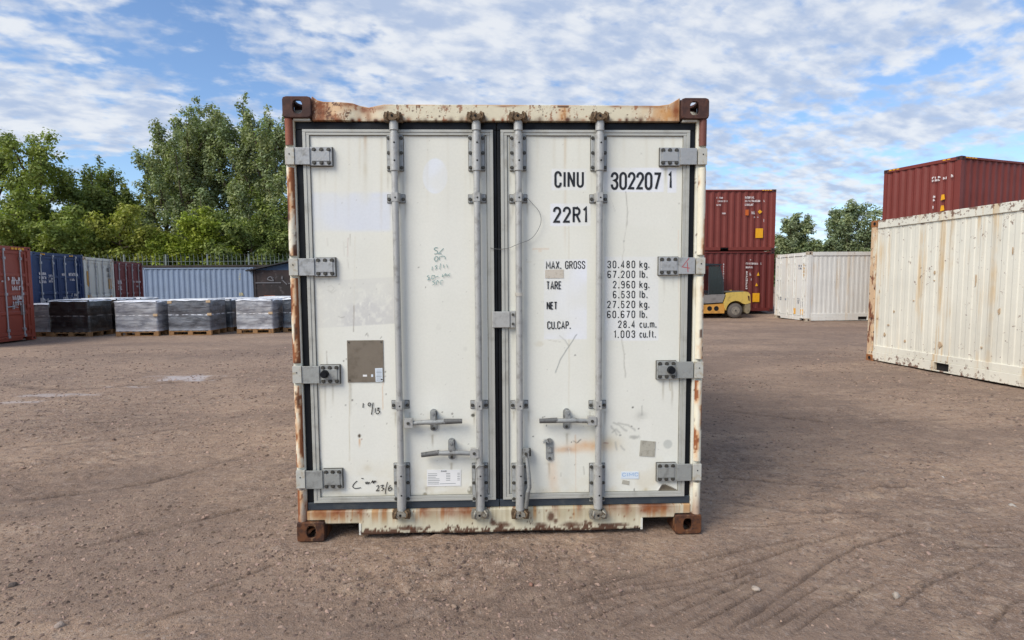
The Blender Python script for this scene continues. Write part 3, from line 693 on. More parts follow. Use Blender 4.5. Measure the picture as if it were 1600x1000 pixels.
# header
tp_px = [(487, 150), (495, 156), (505, 158.5), (525, 159.5), (550, 160.5), (562, 164), (575, 166.5), (588, 164.5), (600, 162.8), (800, 163.3), (1030, 164.8), (1046, 162.5), (1054, 158), (1062, 153)]
_hx = [F(a, b, .02)[0] for a, b in tp_px]; _hz = [F(a, b, .02)[1] for a, b in tp_px]
def p_header(P):
    X, Y = P.X, P.Y
    P.C = P.C*np.array([.90, .83, .68])
    e = (1-sst(X, 490, 640))
    P.mix(e*sst(fbm(X, Y, .05, 4, 5), .2, .65), RUSTL*np.array([1.1, 1.0, .85]), .6)
    P.mix(sst(fbm(X*1.8, Y*.6, .10, 6, 8, .72)+.20*(1-sst(X, 487, 600)), .62, .70), RUST, .8)
    P.mix(sst(fbm(X*1.2, Y*1.1, .16, 5, 18, .7)+.16*(1-sst(X, 487, 590))+.10*sst(X, 1020, 1062), .70, .75), RUSTD*1.1, .9)
    for cx, cy, rx, ry, k in ((500, 165, 9, 14, .8), (548, 163, 14, 4, .9), (567, 170, 12, 6, .8), (590, 168, 14, 4, .7), (505, 175, 4, 10, .9), (520, 182, 10, 3, .7), (575, 178, 5, 12, .6)):
        P.gau(cx, cy, rx, ry, RUST, k, .6, int(cx))
    P.mix(sst(fbm(X*.8, Y*.9, .09, 4, 9), .6, .72)*(1-sst(X, 490, 600))*sst(Y, 160, 185), RUSTD, .5)
    e2 = sst(X, 970, 1062); P.mix(e2*sst(fbm(X*2, Y*.5, .06, 4, 15), .3, .62), RUSTL, .75)
    P.gau(1045, 178, 22, 16, RUSTL*.95, .8, .4, 4); P.gau(1057, 172, 7, 20, RUST, .9, .4, 7); P.gau(1012, 166, 30, 3, RUST, .7, .5, 9)
    P.gau(880, 178, 7, 16, RUSTL, .75, .5, 12); P.rect(871, 163, 889, 168, RUSTD, .9); P.gau(962, 166, 10, 2.2, RUST, .8); P.gau(800, 165, 12, 2.0, RUST, .6); P.gau(694, 167, 5, 3, RUST, .8); P.gau(786, 166, 10, 1.6, RUST, .8); P.gau(655, 165, 1.5, 3, RUSTD, .9)
    rr = random.Random(5)
    for q in range(46):
        x = rr.uniform(610, 1000); P.ell(x, rr.uniform(168, 186), rr.uniform(.7, 1.7), rr.uniform(.7, 1.6), RUSTD if rr.random() < .5 else RUST, .85, .4)
    for q in range(42):      # rust nests over the weld line
        x = 497+q*13.0+rr.uniform(-4, 4); k = rr.uniform(.4, 1.2)
        P.gau(x, 187.5, rr.uniform(2.5, 6), rr.uniform(2, 5.5), RUSTD*1.2 if rr.random() < .6 else RUST, k, .4, q)
    P.mix(sst(Y, 187.2, 190), np.array(lin(120, 104, 84)), .6)
    P.mix((1-sst(Y-np.interp(X, [a for a, b in tp_px], [b for a, b in tp_px]), 0, 2.5))*sst(fbm(X, Y*0, .04, 3, 19), .45, .6), RUSTL, .8)
slab('header', _hx[0]-.003, _hx[-1]+.003, 2.4625, lambda x: np.interp(x, _hx, _hz), .02, .13, .004, p_header, M_VCR, main,
     yfun=lambda x, z: .016*np.exp(-((x+.76)/.07)**2)-.008*np.exp(-((x+.9)/.05)**2)+.004*fbm(x, z, 4, 3, 2))
# sill with cut-outs beside the castings
sc0, sc1 = F(562, 820, .02)[0], F(1003, 812, .02)[0]
def sillb(x):
    up = np.where(np.abs(x) > 1.056, .1205, .098); lo = .030+.003*np.sin(x*9)
    return np.where((x > sc0) & (x < sc1), lo, up)
def p_sill(P):
    X, Y = P.X, P.Y; P.C = P.C*np.array([.84, .79, .65])
    top = np.interp(X, [460, 1100], [796, 786]); bot = np.interp(X, [560, 1003], [830, 823])
    st = fbm(X, Y*.06, .09, 5, 33, .65)
    P.mix(sst(st, .33, .62)*(1-sst(Y-top, 14, 38)), STAIN*.78, .7)
    P.mix(sst(fbm(X, Y*.08, .14, 4, 37, .6)+.25*(1-sst(X, 470, 760))+.18*sst(X, 985, 1050), .60, .74)*(1-sst(Y-top, 8, 30)), RUSTL*.8, .8)
    for x, wd, k in ((500, 14, .7), (528, 20, .8), (562, 12, .7), (598, 10, .55), (662, 10, .85), (700, 22, .8), (730, 16, .8), (868, 6, .5), (905, 5, .5), (955, 26, .55), (980, 6, .8), (1010, 14, .85), (1030, 24, .9)):
        tt = float(np.interp(x, [460, 1100], [797, 787])); P.gau(x, tt+6, wd, 10, RUST, k, .5, int(x)); P.gau(x, tt+1, wd*.8, 3, RUSTD*1.5, k*.8, .5, int(x)+1)
    P.mix(sst(fbm(X, Y, .13, 6, 41, .7)-.026*(bot-Y), .44, .49), RUSTD*1.15, .95); P.mix(sst(fbm(X*1.1, Y, .17, 6, 43, .7)-.016*(Y-top), .60, .65), RUST*.9, .8)
    for x, y, rx, ry in ((770, 817, 5, 4), (787, 820, 10, 4), (861, 808, 5, 7), (868, 814, 4, 4), (846, 821, 10, 4), (893, 820, 14, 5), (915, 815, 3, 3), (922, 818, 4, 3), (640, 826, 22, 3), (560, 790, 3, 3), (962, 820, 20, 2.5)):
        P.ell(x, y, rx, ry, RUSTD*1.2, .9, .5, .45, int(x))
    rr = random.Random(9)
    for q in range(60): P.ell(rr.uniform(520, 1050), rr.uniform(796, 826), rr.uniform(.5, 1.6), rr.uniform(.5, 1.4), RUST*.8, .8, .5)
slab('sill', -1.163, 1.155, sillb, .1765, .02, .12, .004, p_sill, M_VCR, main, yfun=lambda x, z: .003*fbm(x, z, 5, 3, 8))
for a_, b_ in ((sc0-.004, sc0+.008), (sc1-.008, sc1+.004)):
    mb = MB(); mb.box(a_, b_, .0185, .14, .028, .0985); mb.build('sill_gusset', M_SIDE, main)
for a_, b_ in ((-1.164, -1.073), (1.073, 1.1565)):
    mb = MB(); mb.box(a_, b_, .0205, .13, 2.4622, 2.4725); mb.build('header_gusset', M_SIDE, main)
mb = MB(); mb.box(-1.054, 1.054, .142, .2, .1, .17); mb.build('cross_member', simple('dark_steel', lin(48, 40, 36), .8), main)

# posts: inner flat strip and outer rounded, badly rusted edge broken at the hinges
def hz_(px, y0, y1): return F(px, y1, .01)[1], F(px, y0, .01)[1]
HL = [(230, 258), (403, 431), (571, 599), (734, 763)]; HR = [(231, 258), (402, 429), (565, 592), (725, 752)]
for sx, HH, hx in ((-1, HL, 500), (1, HR, 1050)):
    x0, x1 = sorted((sx*1.1645, sx*1.216)); x0 = x0 if sx < 0 else 1.157
    def p_strip(P, sx=sx):
        P.C = P.C*np.array([.9, .885, .82]); P.mix(sst(fbm(P.X*1.5, P.Y*.3, .08, 4, 50+sx), .5, .68), STAIN*.8, .6)
        e = sst(P.Y, 720, 800); P.mix(e*sst(fbm(P.X, P.Y, .06, 4, 53+sx), .3, .6), RUST*1.1, .85)
        P.mix((1-sst(P.Y, 190, 215)), STAIN*.7, .5)
        rr = random.Random(60+sx)
        for q in range(40):
            cx = (rr.uniform(448, 470) if sx < 0 else rr.uniform(1078, 1100)); P.ell(cx, rr.uniform(200, 790), rr.uniform(.6, 1.4), rr.uniform(.8, 2), RUSTD, .8, .5)
    slab('corner_post', x0, x1 if sx > 0 else -1.1645, .1175, 2.4735, .028, .13, .006, p_strip, M_VCR, main)
    zs = [.118]+[v for pr in [hz_(hx, *h) for h in HH][::-1] for v in (pr[0]-.012, pr[1]+.014)]+[2.473]
    segs = [(zs[i], zs[i+1]) for i in range(0, len(zs), 2)]
    for si, (za, zb) in enumerate(segs):
        n = 9; nz = max(6, int((zb-za)/.006)); A = np.linspace(0, math.pi, n); K = np.linspace(0, 1, nz)
        wv = 0.0035*(fbm(K*(zb-za)*14, K*0+si+sx*3, 1.5, 4, 71)-.5)
        cx0 = sx*1.193; rx = .0235
        Xg = cx0-np.cos(A)[None]*rx*np.ones((nz, 1))+wv[:, None]*.8; Zg = za+(zb-za)*K[:, None]*np.ones((1, n)); Yg = .034-np.sin(A)[None]*.026*np.ones((nz, 1))+wv[:, None]
        Yg[:, 0] = .04; Yg[:, -1] = .04
        px, py = PX(Xg, Zg, .01); topseg = si == len(segs)-1
        fr = fbm(Xg*9, Zg*2.2, 3.2, 5, 81+si+sx*7, .6); side = np.abs(np.cos(A))[None]
        C = np.repeat((BASE*np.array([.98, .93, .82]))[None], Xg.size, 0).reshape(*Xg.shape, 3)
        P = Paint(px, py, C)
        kk = (.0, .015, .03, .04, .5)[si]-(.045 if sx > 0 and si < 4 else .01); kk += .06 if sx < 0 else -.02
        P.mix(sst(fr+kk-.02, .38, .60), RUSTL*np.array([1.05,1,.95]), .75); P.mix(sst(fr+kk+.12*side-.06, .57, .61), RUST, .95); P.mix(sst(fbm(Xg*12, Zg*3, 3.5, 4, 91+si)+kk*.5, .66, .72), RUSTD, .9)
        P.mix((1-sst(Zg, .13, .30))*1.0, RUST*.9, .6)
        if topseg: P.C = P.C*0+(np.array(lin(138, 80, 60)) if sx < 0 else np.array(lin(112, 68, 58)))[None, None]*(.7+.6*fr[..., None])
        Vv = np.stack([Xg.ravel(), Yg.ravel(), Zg.ravel()], -1); idx = np.arange(nz*n).reshape(nz, n); a = idx[:-1, :-1].ravel()
        Q = np.stack([a, a+1, a+n+1, a+n], -1)
        c0 = len(Vv); caps = np.array([[cx0, .04, za], [cx0, .04, zb]])
        tri = [(c0, idx[0, i+1], idx[0, i], c0) for i in range(n-1)]+[(c0+1, idx[-1, i], idx[-1, i+1], c0+1) for i in range(n-1)]
        Q = np.concatenate([Q, np.array([(a_, b_, c_, c_) for a_, b_, c_, d_ in tri])]) if False else Q
        np_mesh('post_edge', Vv, Q, M_VCR, main, True, cols=P.C.reshape(-1, 3))
    mb = MB(); mb.box(min(sx*1.2185, sx*1.17), max(sx*1.2185, sx*1.17), .0415, .17, .1178, 2.4732); mb.build('post_side', M_SIDE, main)
    for (a, b_) in HH:   # hinge lugs welded on the post
        z0, z1 = hz_(hx, a, b_); mb = MB(); mb.box(min(sx*1.2145, sx*1.163), max(sx*1.2145, sx*1.163), .006, .05, z0+.003, z1-.003)
        mb.cyl((sx*1.19, .004, (z0+z1)/2+.012), (sx*1.19, .0065, (z0+z1)/2+.012), .004, 8, 1); mb.build('hinge_lug', [simple('lug_paint', lin(184, 183, 174), .5, 0, .4, 30, .1, col2=lin(166, 154, 130)), M_HOLE], main, .005)

# ------------------------------------------------------------------ doors
def runs(P, items):
    for (x, y, l, k) in items: P.streak(x, y, y+l, 1.5, np.array(lin(150, 140, 118)), k, int(x*3+y)); P.gau(x, y+2, 5, 3, np.array(lin(150, 142, 124)), k*.5)
def p_left(P):
    X, Y = P.X, P.Y
    runs(P, [(508, 260, 40, .5), (499, 260, 26, .4), (514, 432, 46, .5), (500, 433, 30, .4), (520, 600, 40, .5), (508, 601, 60, .4), (606, 266, 40, .5), (630, 266, 60, .5), (735, 266, 40, .5), (757, 266, 30, .4), (610, 317, 26, .5), (633, 317, 34, .5), (738, 317, 26, .4), (618, 643, 30, .5), (640, 643, 20, .4), (741, 643, 30, .5), (676, 678, 26, .6), (705, 722, 22, .6), (666, 760, 12, .5), (548, 598, 60, .4)])
    P.C = P.C*np.array([.985, .99, .985]); P.mix(1-sst(Y, 205, 420), BASE*np.array([.93, .93, .9]), .5)
    P.rect(488, 301, 611, 361, np.array(lin(214, 219, 228)), .8, 4, 0)
    P.mix(sst(fbm(X, Y, .03, 3, 5), .5, .6)*np.exp(-((Y-301)/9)**2)*(X < 612), BASE*.97, .6)
    P.rect(492, 440, 617, 513, np.array(lin(200, 199, 195)), .8, .8, -.06)
    P.mix(sst(fbm(X*1.2, Y, .11, 5, 7, .6), .5, .75)*sst(X, 492, 496)*sst(616-X, 0, 4)*sst(Y, 440, 444)*sst(512-Y, 0, 4), BASE, .7)
    P.mix(sst(fbm(X*1.5, Y*.4, .2, 4, 17, .6), .66, .78)*sst(X, 510, 530)*sst(606-X, 0, 4)*sst(Y, 452, 460)*sst(505-Y, 0, 14), BASE*1.05, .9)
    P.ell(680, 275, 19.5, 27.5, np.array(lin(225, 230, 238)), .8, .045)
    P.streak(571, 208, 330, 3.6, STAIN*.85, .55, 3); P.streak(571, 204, 250, 2.0, RUSTL*.75, .5, 4); P.streak(562, 212, 300, 2.0, STAIN, .35, 6)
    for x, k in ((500, .2), (524, .2), (545, .2), (596, .3), (636, .2), (668, .15), (700, .18), (727, .2)): P.streak(x, 206, 206+200*k+130, 2.2, STAIN*.9, k, int(x))
    for a in (((511, 372), (512, 384)), ((537, 378), (537.6, 400)), ((544, 372), (543, 402)), ((547, 366), (547, 384)), ((543, 405), (545, 420))):
        P.line(a, .7, np.array(lin(158, 146, 132)), .7, .3)
    P.line([(543.5, 372), (543.5, 400)], .7, np.array(lin(190, 130, 120)), .5)
    P.line([(553, 478), (552.5, 518)], .8, np.array(lin(150, 140, 128)), .75, .4); P.line([(555, 370), (553, 480)], .7, STAIN, .35, .5)
    P.line([(546, 597), (546, 720)], .7, STAIN*.85, .55, .5); P.line([(598, 597), (598, 640)], .7, RUSTL, .5)
    P.line([(510, 549), (511.5, 570)], .8, np.array(lin(150, 142, 130)), .8); P.ell(510.5, 550, 1.3, 1.8, RUSTD, .6)
    G1 = np.array(lin(128, 126, 118))
    for a in (((512, 448), (517, 446), (522, 450), (517, 456), (512, 453), (518, 458), (525, 453)), ((528, 494), (533, 496), (538, 495)), ((571, 524), (573, 521), (575, 526)), ((594, 529), (596, 526))): P.line(a, .7, G1, .7, .9)
    for x, y, r_, k in ((507, 441, 1.2, .8), (530, 444, 1.1, .8), (548, 450, 1, .8), (567, 443, .8, .6), (550.4, 625.3, 1.4, 1), (540, 633, 1.1, .7), (603, 616, 1, .8), (604.5, 662, .9, .6), (537, 564, 1.2, .8), (541, 561, 1, .7), (602, 581, 1.2, .8), (602, 588, 1, .5),
                        (654, 418, 1, .7), (665, 449, 1, .7), (762, 498, 1, .8), (734, 376, .9, .5), (658, 647, .8, .6), (661, 648, .7, .6), (691, 644, 1, .9), (706.5, 646.5, 1.4, .95), (708, 651, .8, .7), (732, 694, .9, .6), (727, 545, 3, .25), (685, 512, 4, .15)): P.ell(x, y, r_, r_*1.1, np.array(lin(92, 84, 72)), k, .5)
    P.ell(561.5, 681, 2.3, 2.9, np.array(lin(84, 74, 60)), 1, .3); P.streak(562, 684, 702, 1.3, RUSTL, .8, 2); P.ell(565.5, 686.5, 1, 1, RUST, .7)
    P.ell(739, 649, 3.1, 2.6, np.array(lin(92, 92, 82)), 1, .3); P.ell(767, 657, 2.6, 2.9, np.array(lin(92, 92, 82)), 1, .3)
    P.ell(735, 766, 4.4, 6.5, np.array(lin(96, 98, 90)), 1, .2, .15, 2); P.ell(733, 764, 2, 3, BASE, .8, .2); P.ell(664, 773, 3.3, 3.2, np.array(lin(92, 92, 82)), 1, .3, .2, 4)
    for yy, ww in ((690, 2.2), (700, 3), (712, 2.6), (724, 3.5), (735, 3.2), (745, 4.0), (752, 3)): P.ell(767.5, yy, ww, 8, np.array(lin(106, 104, 96)), .95, .25, .45, yy)
    P.ell(766, 760, 3, 12, STAIN, .9, .3, .3, 9); P.ell(501, 733, 3, 14, np.array(lin(150, 150, 145)), .8, .3, .3, 6)
    P.mix(sst(Y, 700, 775)*sst(fbm(X, Y, .04, 4, 27), .38, .65), STAIN*1.05, .35)
    P.mix(sst(Y, 767, 775), np.array(lin(186, 180, 158)), .55)
    P.gau(500, 580, 6, 120, STAIN, .25, .4, 5); P.gau(574, 732, 6, 5, STAIN*.9, .35, .5, 7); P.mix(sst(fbm(X, Y, .012, 3, 47), .4, .6), BASE*np.array([.95, .955, .94]), .6)
    P.mix(sst(fbm(X, Y, .35, 3, 57), .86, .90), np.array(lin(150, 146, 136)), .5)
def p_right(P):
    X, Y = P.X, P.Y
    runs(P, [(1040, 260, 34, .5), (1055, 260, 50, .4), (1038, 431, 40, .5), (1052, 431, 26, .4), (1036, 594, 40, .5), (1050, 595, 50, .5), (1036, 754, 12, .5), (798, 266, 34, .5), (822, 266, 44, .5), (924, 266, 50, .5), (948, 266, 40, .4), (801, 317, 30, .4), (824, 317, 26, .5), (923, 317, 30, .5), (946, 318, 22, .4), (803, 641, 24, .5), (826, 641, 30, .4), (922, 641, 24, .4), (945, 641, 34, .5), (886, 676, 30, .6), (858, 722, 34, .7), (802, 515, 40, .5)])
    P.C = P.C*np.array([.985, .99, .98]); P.mix(1-sst(Y, 205, 380), BASE*np.array([.93, .93, .89]), .5)
    for x, k in ((883, .6), (840, .2), (866, .25), (905, .3), (960, .2), (975, .2), (1010, .25), (1035, .3), (1052, .3)): P.streak(x, 208, 220+330*k, 2.6, STAIN*.9, k*.7, int(x))
    P.streak(883, 215, 420, 1.2, RUSTL, .25, 5); P.streak(889, 350, 770, 1.0, STAIN*.9, .4, 8)
    VW = np.array(lin(229, 232, 239))
    for r_ in ((862, 264, 916, 297), (942, 262, 1037, 300), (1043, 262, 1057, 301), (860, 318, 923, 353), (850, 405, 917, 530), (945, 401, 1029, 532)): P.rect(*r_, VW, .75, .9)
    P.rect(889, 420, 917, 478, VW*.98, .5, .8)
    P.rect(852, 421, 881, 434.5, np.array(lin(206, 200, 190)), .98, .6); P.mix(sst(fbm(X, Y, .25, 3, 3), .5, .7)*((X > 853) & (X < 880) & (Y > 422) & (Y < 434)), np.array(lin(188, 182, 170)), .6)
    K = np.array(lin(150, 146, 136))
    P.line([(978, 300), (980, 330), (979, 352), (975, 375), (972, 420), (968, 445), (967, 470), (970, 500), (971, 530), (975, 555), (977, 590)], .9, K, .65, 1.3, 3)
    P.line([(971, 418), (967, 442), (970, 470)], 1.6, np.array(lin(196, 196, 192)), .9, 1.6, 4)
    P.ell(975, 377, 1.4, 1.6, np.array(lin(90, 88, 80)), .8, .4); P.line([(946, 298), (950, 301), (961, 330)], .6, K, .4)
    P.line([(868, 582), (875, 563), (889, 541), (901, 523)], .8, np.array(lin(126, 132, 130)), .8, .6); P.line([(874, 524), (883, 532), (889, 541)], .7, np.array(lin(140, 142, 138)), .7, .4)
    P.line([(856, 531), (876, 534)], .6, K, .4); P.ell(898.5, 555, 1.4, 1.1, np.array(lin(80, 78, 70)), .9, .4)
    P.line([(833, 389), (857, 389)], 1.2, RUSTL, .75, .6); P.ell(844, 392, 3, 2, RUSTL*1.05, .5, .5); P.ell(835, 413, 1.2, 1.2, K, .6, .4); P.ell(826, 409, 5, 1.5, STAIN, .4); P.ell(842, 537, 7, 4, STAIN, .35, .5, .5, 4)
    P.gau(797, 340, 4, 18, K, .3, .6, 2); P.ell(791, 353, 1.2, 1.2, np.array(lin(80, 80, 74)), .9, .4); P.ell(1061, 318, 1.4, 1, K, .7, .4); P.ell(1002, 240, 1, 1.2, K, .7)
    # rust bloom and run-off beside the missing handle
    P.gau(884, 703, 17, 5, RUSTL, 1.1, .4, 3); P.gau(920, 697, 28, 8, RUSTL*1.15, .8, .4, 6); P.gau(950, 692, 22, 12, STAIN, .5, .3, 7); P.gau(888, 703, 5, 3, RUST, .8, .5, 5)
    P.line([(889, 701), (890, 710)], .6, BASE*1.1, .8); P.line([(899, 680), (900, 770)], .9, RUSTL*.95, .5, .8, 6); P.gau(865, 748, 8, 30, RUSTL*1.15, .5, .5, 8); P.gau(885, 740, 9, 34, np.array(lin(190, 192, 188)), .6, .3, 9)
    for a in (((896, 689), (901, 692), (906, 688)), ((903, 691), (905, 688)), ((876, 739), (876, 744), ), ((912, 729), (912.5, 741))): P.line(a, .7, np.array(lin(84, 80, 70)), .8, .5)
    for x, y, r_ in ((833, 682, 1.1), (848, 652, 1), (851, 651, 1), (854, 665, 1), (866, 747, 1), (898, 726, 1), (988.5, 636.5, 1.5), (987, 666, 1), (998, 670, 1.2), (893, 691, 1), (907, 687, 1)): P.ell(x, y, r_, r_, np.array(lin(74, 72, 64)), .9, .4)
    P.line([(944, 692), (950, 692.5)], .8, np.array(lin(150, 90, 76)), .8)
    SM = np.array(lin(168, 168, 160))
    for a in (((958, 660), (966, 664), (974, 670), (979, 673)), ((956, 676), (962, 671), (968, 676)), ((966, 661), (982, 664), (992, 672)), ((962, 692), (964, 702)), ((970, 697), (976, 703)), ((955, 666), (964, 679))): P.line(a, 1.5, SM, .65, 1.6, 3)
    P.ell(992, 683, 6.5, 3.2, SM*.92, .7, .5, .6, 5); P.ell(969, 680, 2, 1.5, SM*.7, .8, .4); P.gau(1001, 650, 8, 7, SM, .5, .6, 8); P.line([(1003, 634), (1003, 648)], 1, SM*.9, .6)
    P.rect(1000, 655, 1018, 687, BASE*1.03, .5, .8); P.ell(1043.5, 694, 7, 7, np.array(lin(192, 194, 186)), .9, .15)
    P.line([(1046, 590), (1047, 610)], .8, STAIN*.8, .6); P.line([(1060, 360), (1062, 600)], .8, RUSTL*1.2, .35)
    # torn skin by the lower hinge
    m = sst(Y-np.interp(X, [1026, 1034, 1040, 1048, 1060, 1062], [770, 757, 756.5, 760, 766, 768]), -.4, .6)*sst(X, 1024.5, 1026.5)*sst(1061-X, 0, 1); P.mix(m, np.array(lin(78, 70, 62)), 1)
    m2 = sst(Y-np.interp(X, [1022, 1028, 1032, 1034], [770, 762, 757, 756]), -.6, .4)*sst(X, 1021, 1023)*sst(1033-X, 0, 2)*(1-m); P.mix(m2, BASE*1.15, .8)
    P.line([(991, 764), (991.5, 771)], .9, np.array(lin(84, 80, 72)), .9); P.gau(1009, 765, 3, 3, STAIN, .7)
    P.mix(sst(Y, 762, 772)*sst(fbm(X, Y, .08, 3, 6), .3, .6), np.array(lin(186, 180, 158)), .6)
    P.mix(sst(Y, 690, 770)*sst(fbm(X, Y, .04, 4, 29), .38, .65), STAIN*1.05, .35); P.mix(sst(fbm(X, Y, .012, 3, 49), .4, .6), BASE*np.array([.95, .955, .93]), .6)
    P.mix(sst(fbm(X, Y, .35, 3, 59), .86, .90), np.array(lin(150, 146, 136)), .5)
YD = .045
M_SEAL = simple('grimy_sealant', lin(124, 122, 112), .7, 0, .5, 20, col2=lin(88, 84, 76))
door_y = lambda x, z: .0035*(fbm(x, z, 1.6, 3, 14)-.5)+.0010*np.sin(x*23)*fbm(x, z, 2, 2, 3)
doors = []
M_DIRTH = simple('hinge_grime', lin(74, 72, 66), .85, 0, .3, 40, col2=lin(104, 98, 88))
for nm, (x0, x1), fn in (('L', (-1.121, -.032), p_left), ('R', (.012, 1.120), p_right)):
    d = slab('door', x0+.024, x1-.024, .244, 2.398, YD, .05, .0052, fn, M_VC, main, rnd=.002, yfun=door_y)
    doors.append(d)
    z0, z1 = .225, 2.416
    mb = MB()
    for (a, b_, c_, e_) in ((x0, x1, z1-.015, z1), (x0, x1, z0, z0+.015)): mb.box(a, b_, .030, .090, c_, e_)
    for (a, b_, c_, e_) in ((x0, x0+.018, z0+.0152, z1-.0152), (x1-.018, x1, z0+.0152, z1-.0152)): mb.box(a, b_, .0305, .090, c_, e_)
    for (a, b_, c_, e_) in ((x0+.0185, x1-.0185, z1-.031, z1-.0155), (x0+.0185, x1-.0185, z0+.0155, z0+.031)): mb.box(a, b_, .0335, .089, c_, e_)
    for (a, b_, c_, e_) in ((x0+.0183, x0+.037, z0+.0312, z1-.0312), (x1-.037, x1-.0183, z0+.0312, z1-.0312)): mb.box(a, b_, .0340, .089, c_, e_)
    w_ = .0028
    mb.box(x0+.0372, x1-.0372, .0415, .0445, z1-.0312-w_, z1-.0312, 1); mb.box(x0+.0372, x1-.0372, .0415, .0445, z0+.0312, z0+.0312+w_, 1)
    mb.box(x0+.0372, x0+.0372+w_, .0416, .0445, z0+.0312+w_+.0002, z1-.0314-w_, 1); mb.box(x1-.0372-w_, x1-.0372, .0416, .0445, z0+.0312+w_+.0002, z1-.0314-w_, 1)
    mb.build('trim_frame', [M_TRIM, M_SEAL], d, .0018, 2)
    mb = MB(); g0, g1 = (-1.164, -.012) if nm == 'L' else (-.0085, 1.1565)
    mb.box(g0, g1, .048, .098, 2.4165, 2.461); mb.box(g0, g1, .040, .098, .1775, .2245, 1)
    mb.box(g0, x0-.0005, .047, .098, .2248, 2.4162); mb.box(x1+.0005, g1, .047, .098, .2248, 2.4162)
    mb.box(x0, x1, .0395, .0475, .203, .2245, 1)
    mb.build('gasket', [M_RUB, M_RUBB], d, .004)
    # hinges
    for hi, (a, b_) in enumerate(HL if nm == 'L' else HR):
        if nm == 'L': pxa, pxb, pxs = 455+hi*2.5, (518, 523, 530, 534)[hi], (484, 491, 499, 504)[hi]
        else: pxa, pxb, pxs = (1095, 1094, 1092, 1091)[hi], (1032, 1030, 1027, 1027)[hi], (1063, 1061, 1058, 1057)[hi]
        z0h, z1h = F(pxb, b_+.5, .02)[1], F(pxb, a-.5, .02)[1]
        xa = (-1.162 if nm == 'L' else 1.156); xb = F(pxb, a, .02)[0]; xs2 = F(pxs, a, .02)[0]
        mb = MB(); hh = (z1h-z0h)
        mb.box(min(xa, xs2), max(xa, xs2), .012, .024, z0h+.004, z1h-.004)
        mb.box(min(xs2, xb)-(.012 if nm == 'R' else .0), max(xs2, xb)+(.012 if nm == 'L' else 0)*0, .0185, .0445, z0h, z1h) if False else mb.box(min(xs2, xb), max(xs2, xb), .020, .0435, z0h, z1h); mb.box(min(xs2, xb)-.003*(nm == 'R'), max(xs2, xb)+.003*(nm == 'L'), .034, .0446, z0h-.003, z1h+.003, 2)
        mb.box(min(xs2, xb)+.012, max(xs2, xb)-.012, .016, .0195, z0h+.024, z1h-.024)
        for k in range(3):
            for zz in (z0h+.016, z1h-.016):
                bx = xb+(xs2-xb)*(.14+.34*k); mb.cyl((bx, .0198, zz), (bx, .0125, zz), .0085, 6, 1, .0075, False); mb.cyl((bx, .0199, zz), (bx, .0178, zz), .0125, 14, 1)
        hg = mb.build('hinge', [simple('hinge_steel_%d' % hi, (lin(164, 166, 166), lin(170, 172, 172), lin(158, 160, 156), lin(156, 158, 154))[hi], .5, .3, .25, 20, .15, 80, col2=lin(128, 128, 124)), M_BOLT, M_DIRTH], d, .0035)
        if hi == 2:
            mb = MB(); px_, py_ = (506.5, 585) if nm == 'L' else (1049.5, 578.5); bx, bz = F(px_, py_, .0)
            mb.cyl((bx, .016, bz), (bx, -.012, bz), .024, 18, 0, .021); mb.cyl((bx, -.012, bz), (bx, -.018, bz), .017, 18); mb.build('door_buffer', M_RUB, hg, .002)
        if nm == 'R' and hi == 1:
            mb = MB(); mb.ribbon([F(1077, 403, .011), F(1066, 417, .011), F(1078, 419, .011)], .004, .0112); mb.ribbon([F(1074, 410, .011), F(1075, 425, .011)], .004, .0108); mb.build('red_handwriting', M_INKR, hg)
# locking bars
YB = .006
BARS = [(-.596, 0), (-.127, 0), (.113, 1), (.584, 1)]
M_GALVP = simple('dull_plate', lin(164, 167, 166), .6, .2, .3, 30, .2, 90, col2=lin(128, 126, 118)); M_DIRTL = simple('caked_grime', lin(78, 76, 70), .85, 0, .3, 40, col2=lin(110, 104, 94))
def guard(parent, x, zc, h, hw=.046):
    mb = MB()
    mb.box(x-hw, x+hw, .031, .0435, zc-h/2, zc+h/2, 3); mb.box(x-hw-.003, x+hw+.003, .0385, .0446, zc-h/2-.003, zc+h/2+.003, 4)
    pts = [(x-.0255, .0308), (x-.0255, .006), (x-.020, -.012), (x-.008, -.020), (x+.008, -.020), (x+.020, -.012), (x+.0255, .006), (x+.0255, .0308)]
    mb.prism(pts, zc-h/2-.006, zc+h/2+.004, 'z', 0, True)
    for sx in (-1, 1):
        for k in (-.42, 0, .42):
            X = x+sx*.0365; zz = zc+k*h; mb.cyl((X, .0308, zz), (X, .022, zz), .0088, 6, 1, .0075, False); mb.cyl((X, .0309, zz), (X, .0285, zz), .0105, 12, 1)
    for k in (-.26, .24): mb.cyl((x+.004, -.0202, zc+k*h), (x+.004, -.0212, zc+k*h), .0052, 10, 2)
    return mb.build('bar_guard', [M_GALV, M_BOLT, M_HOLE, M_GALVP, M_DIRTL], parent, .003)
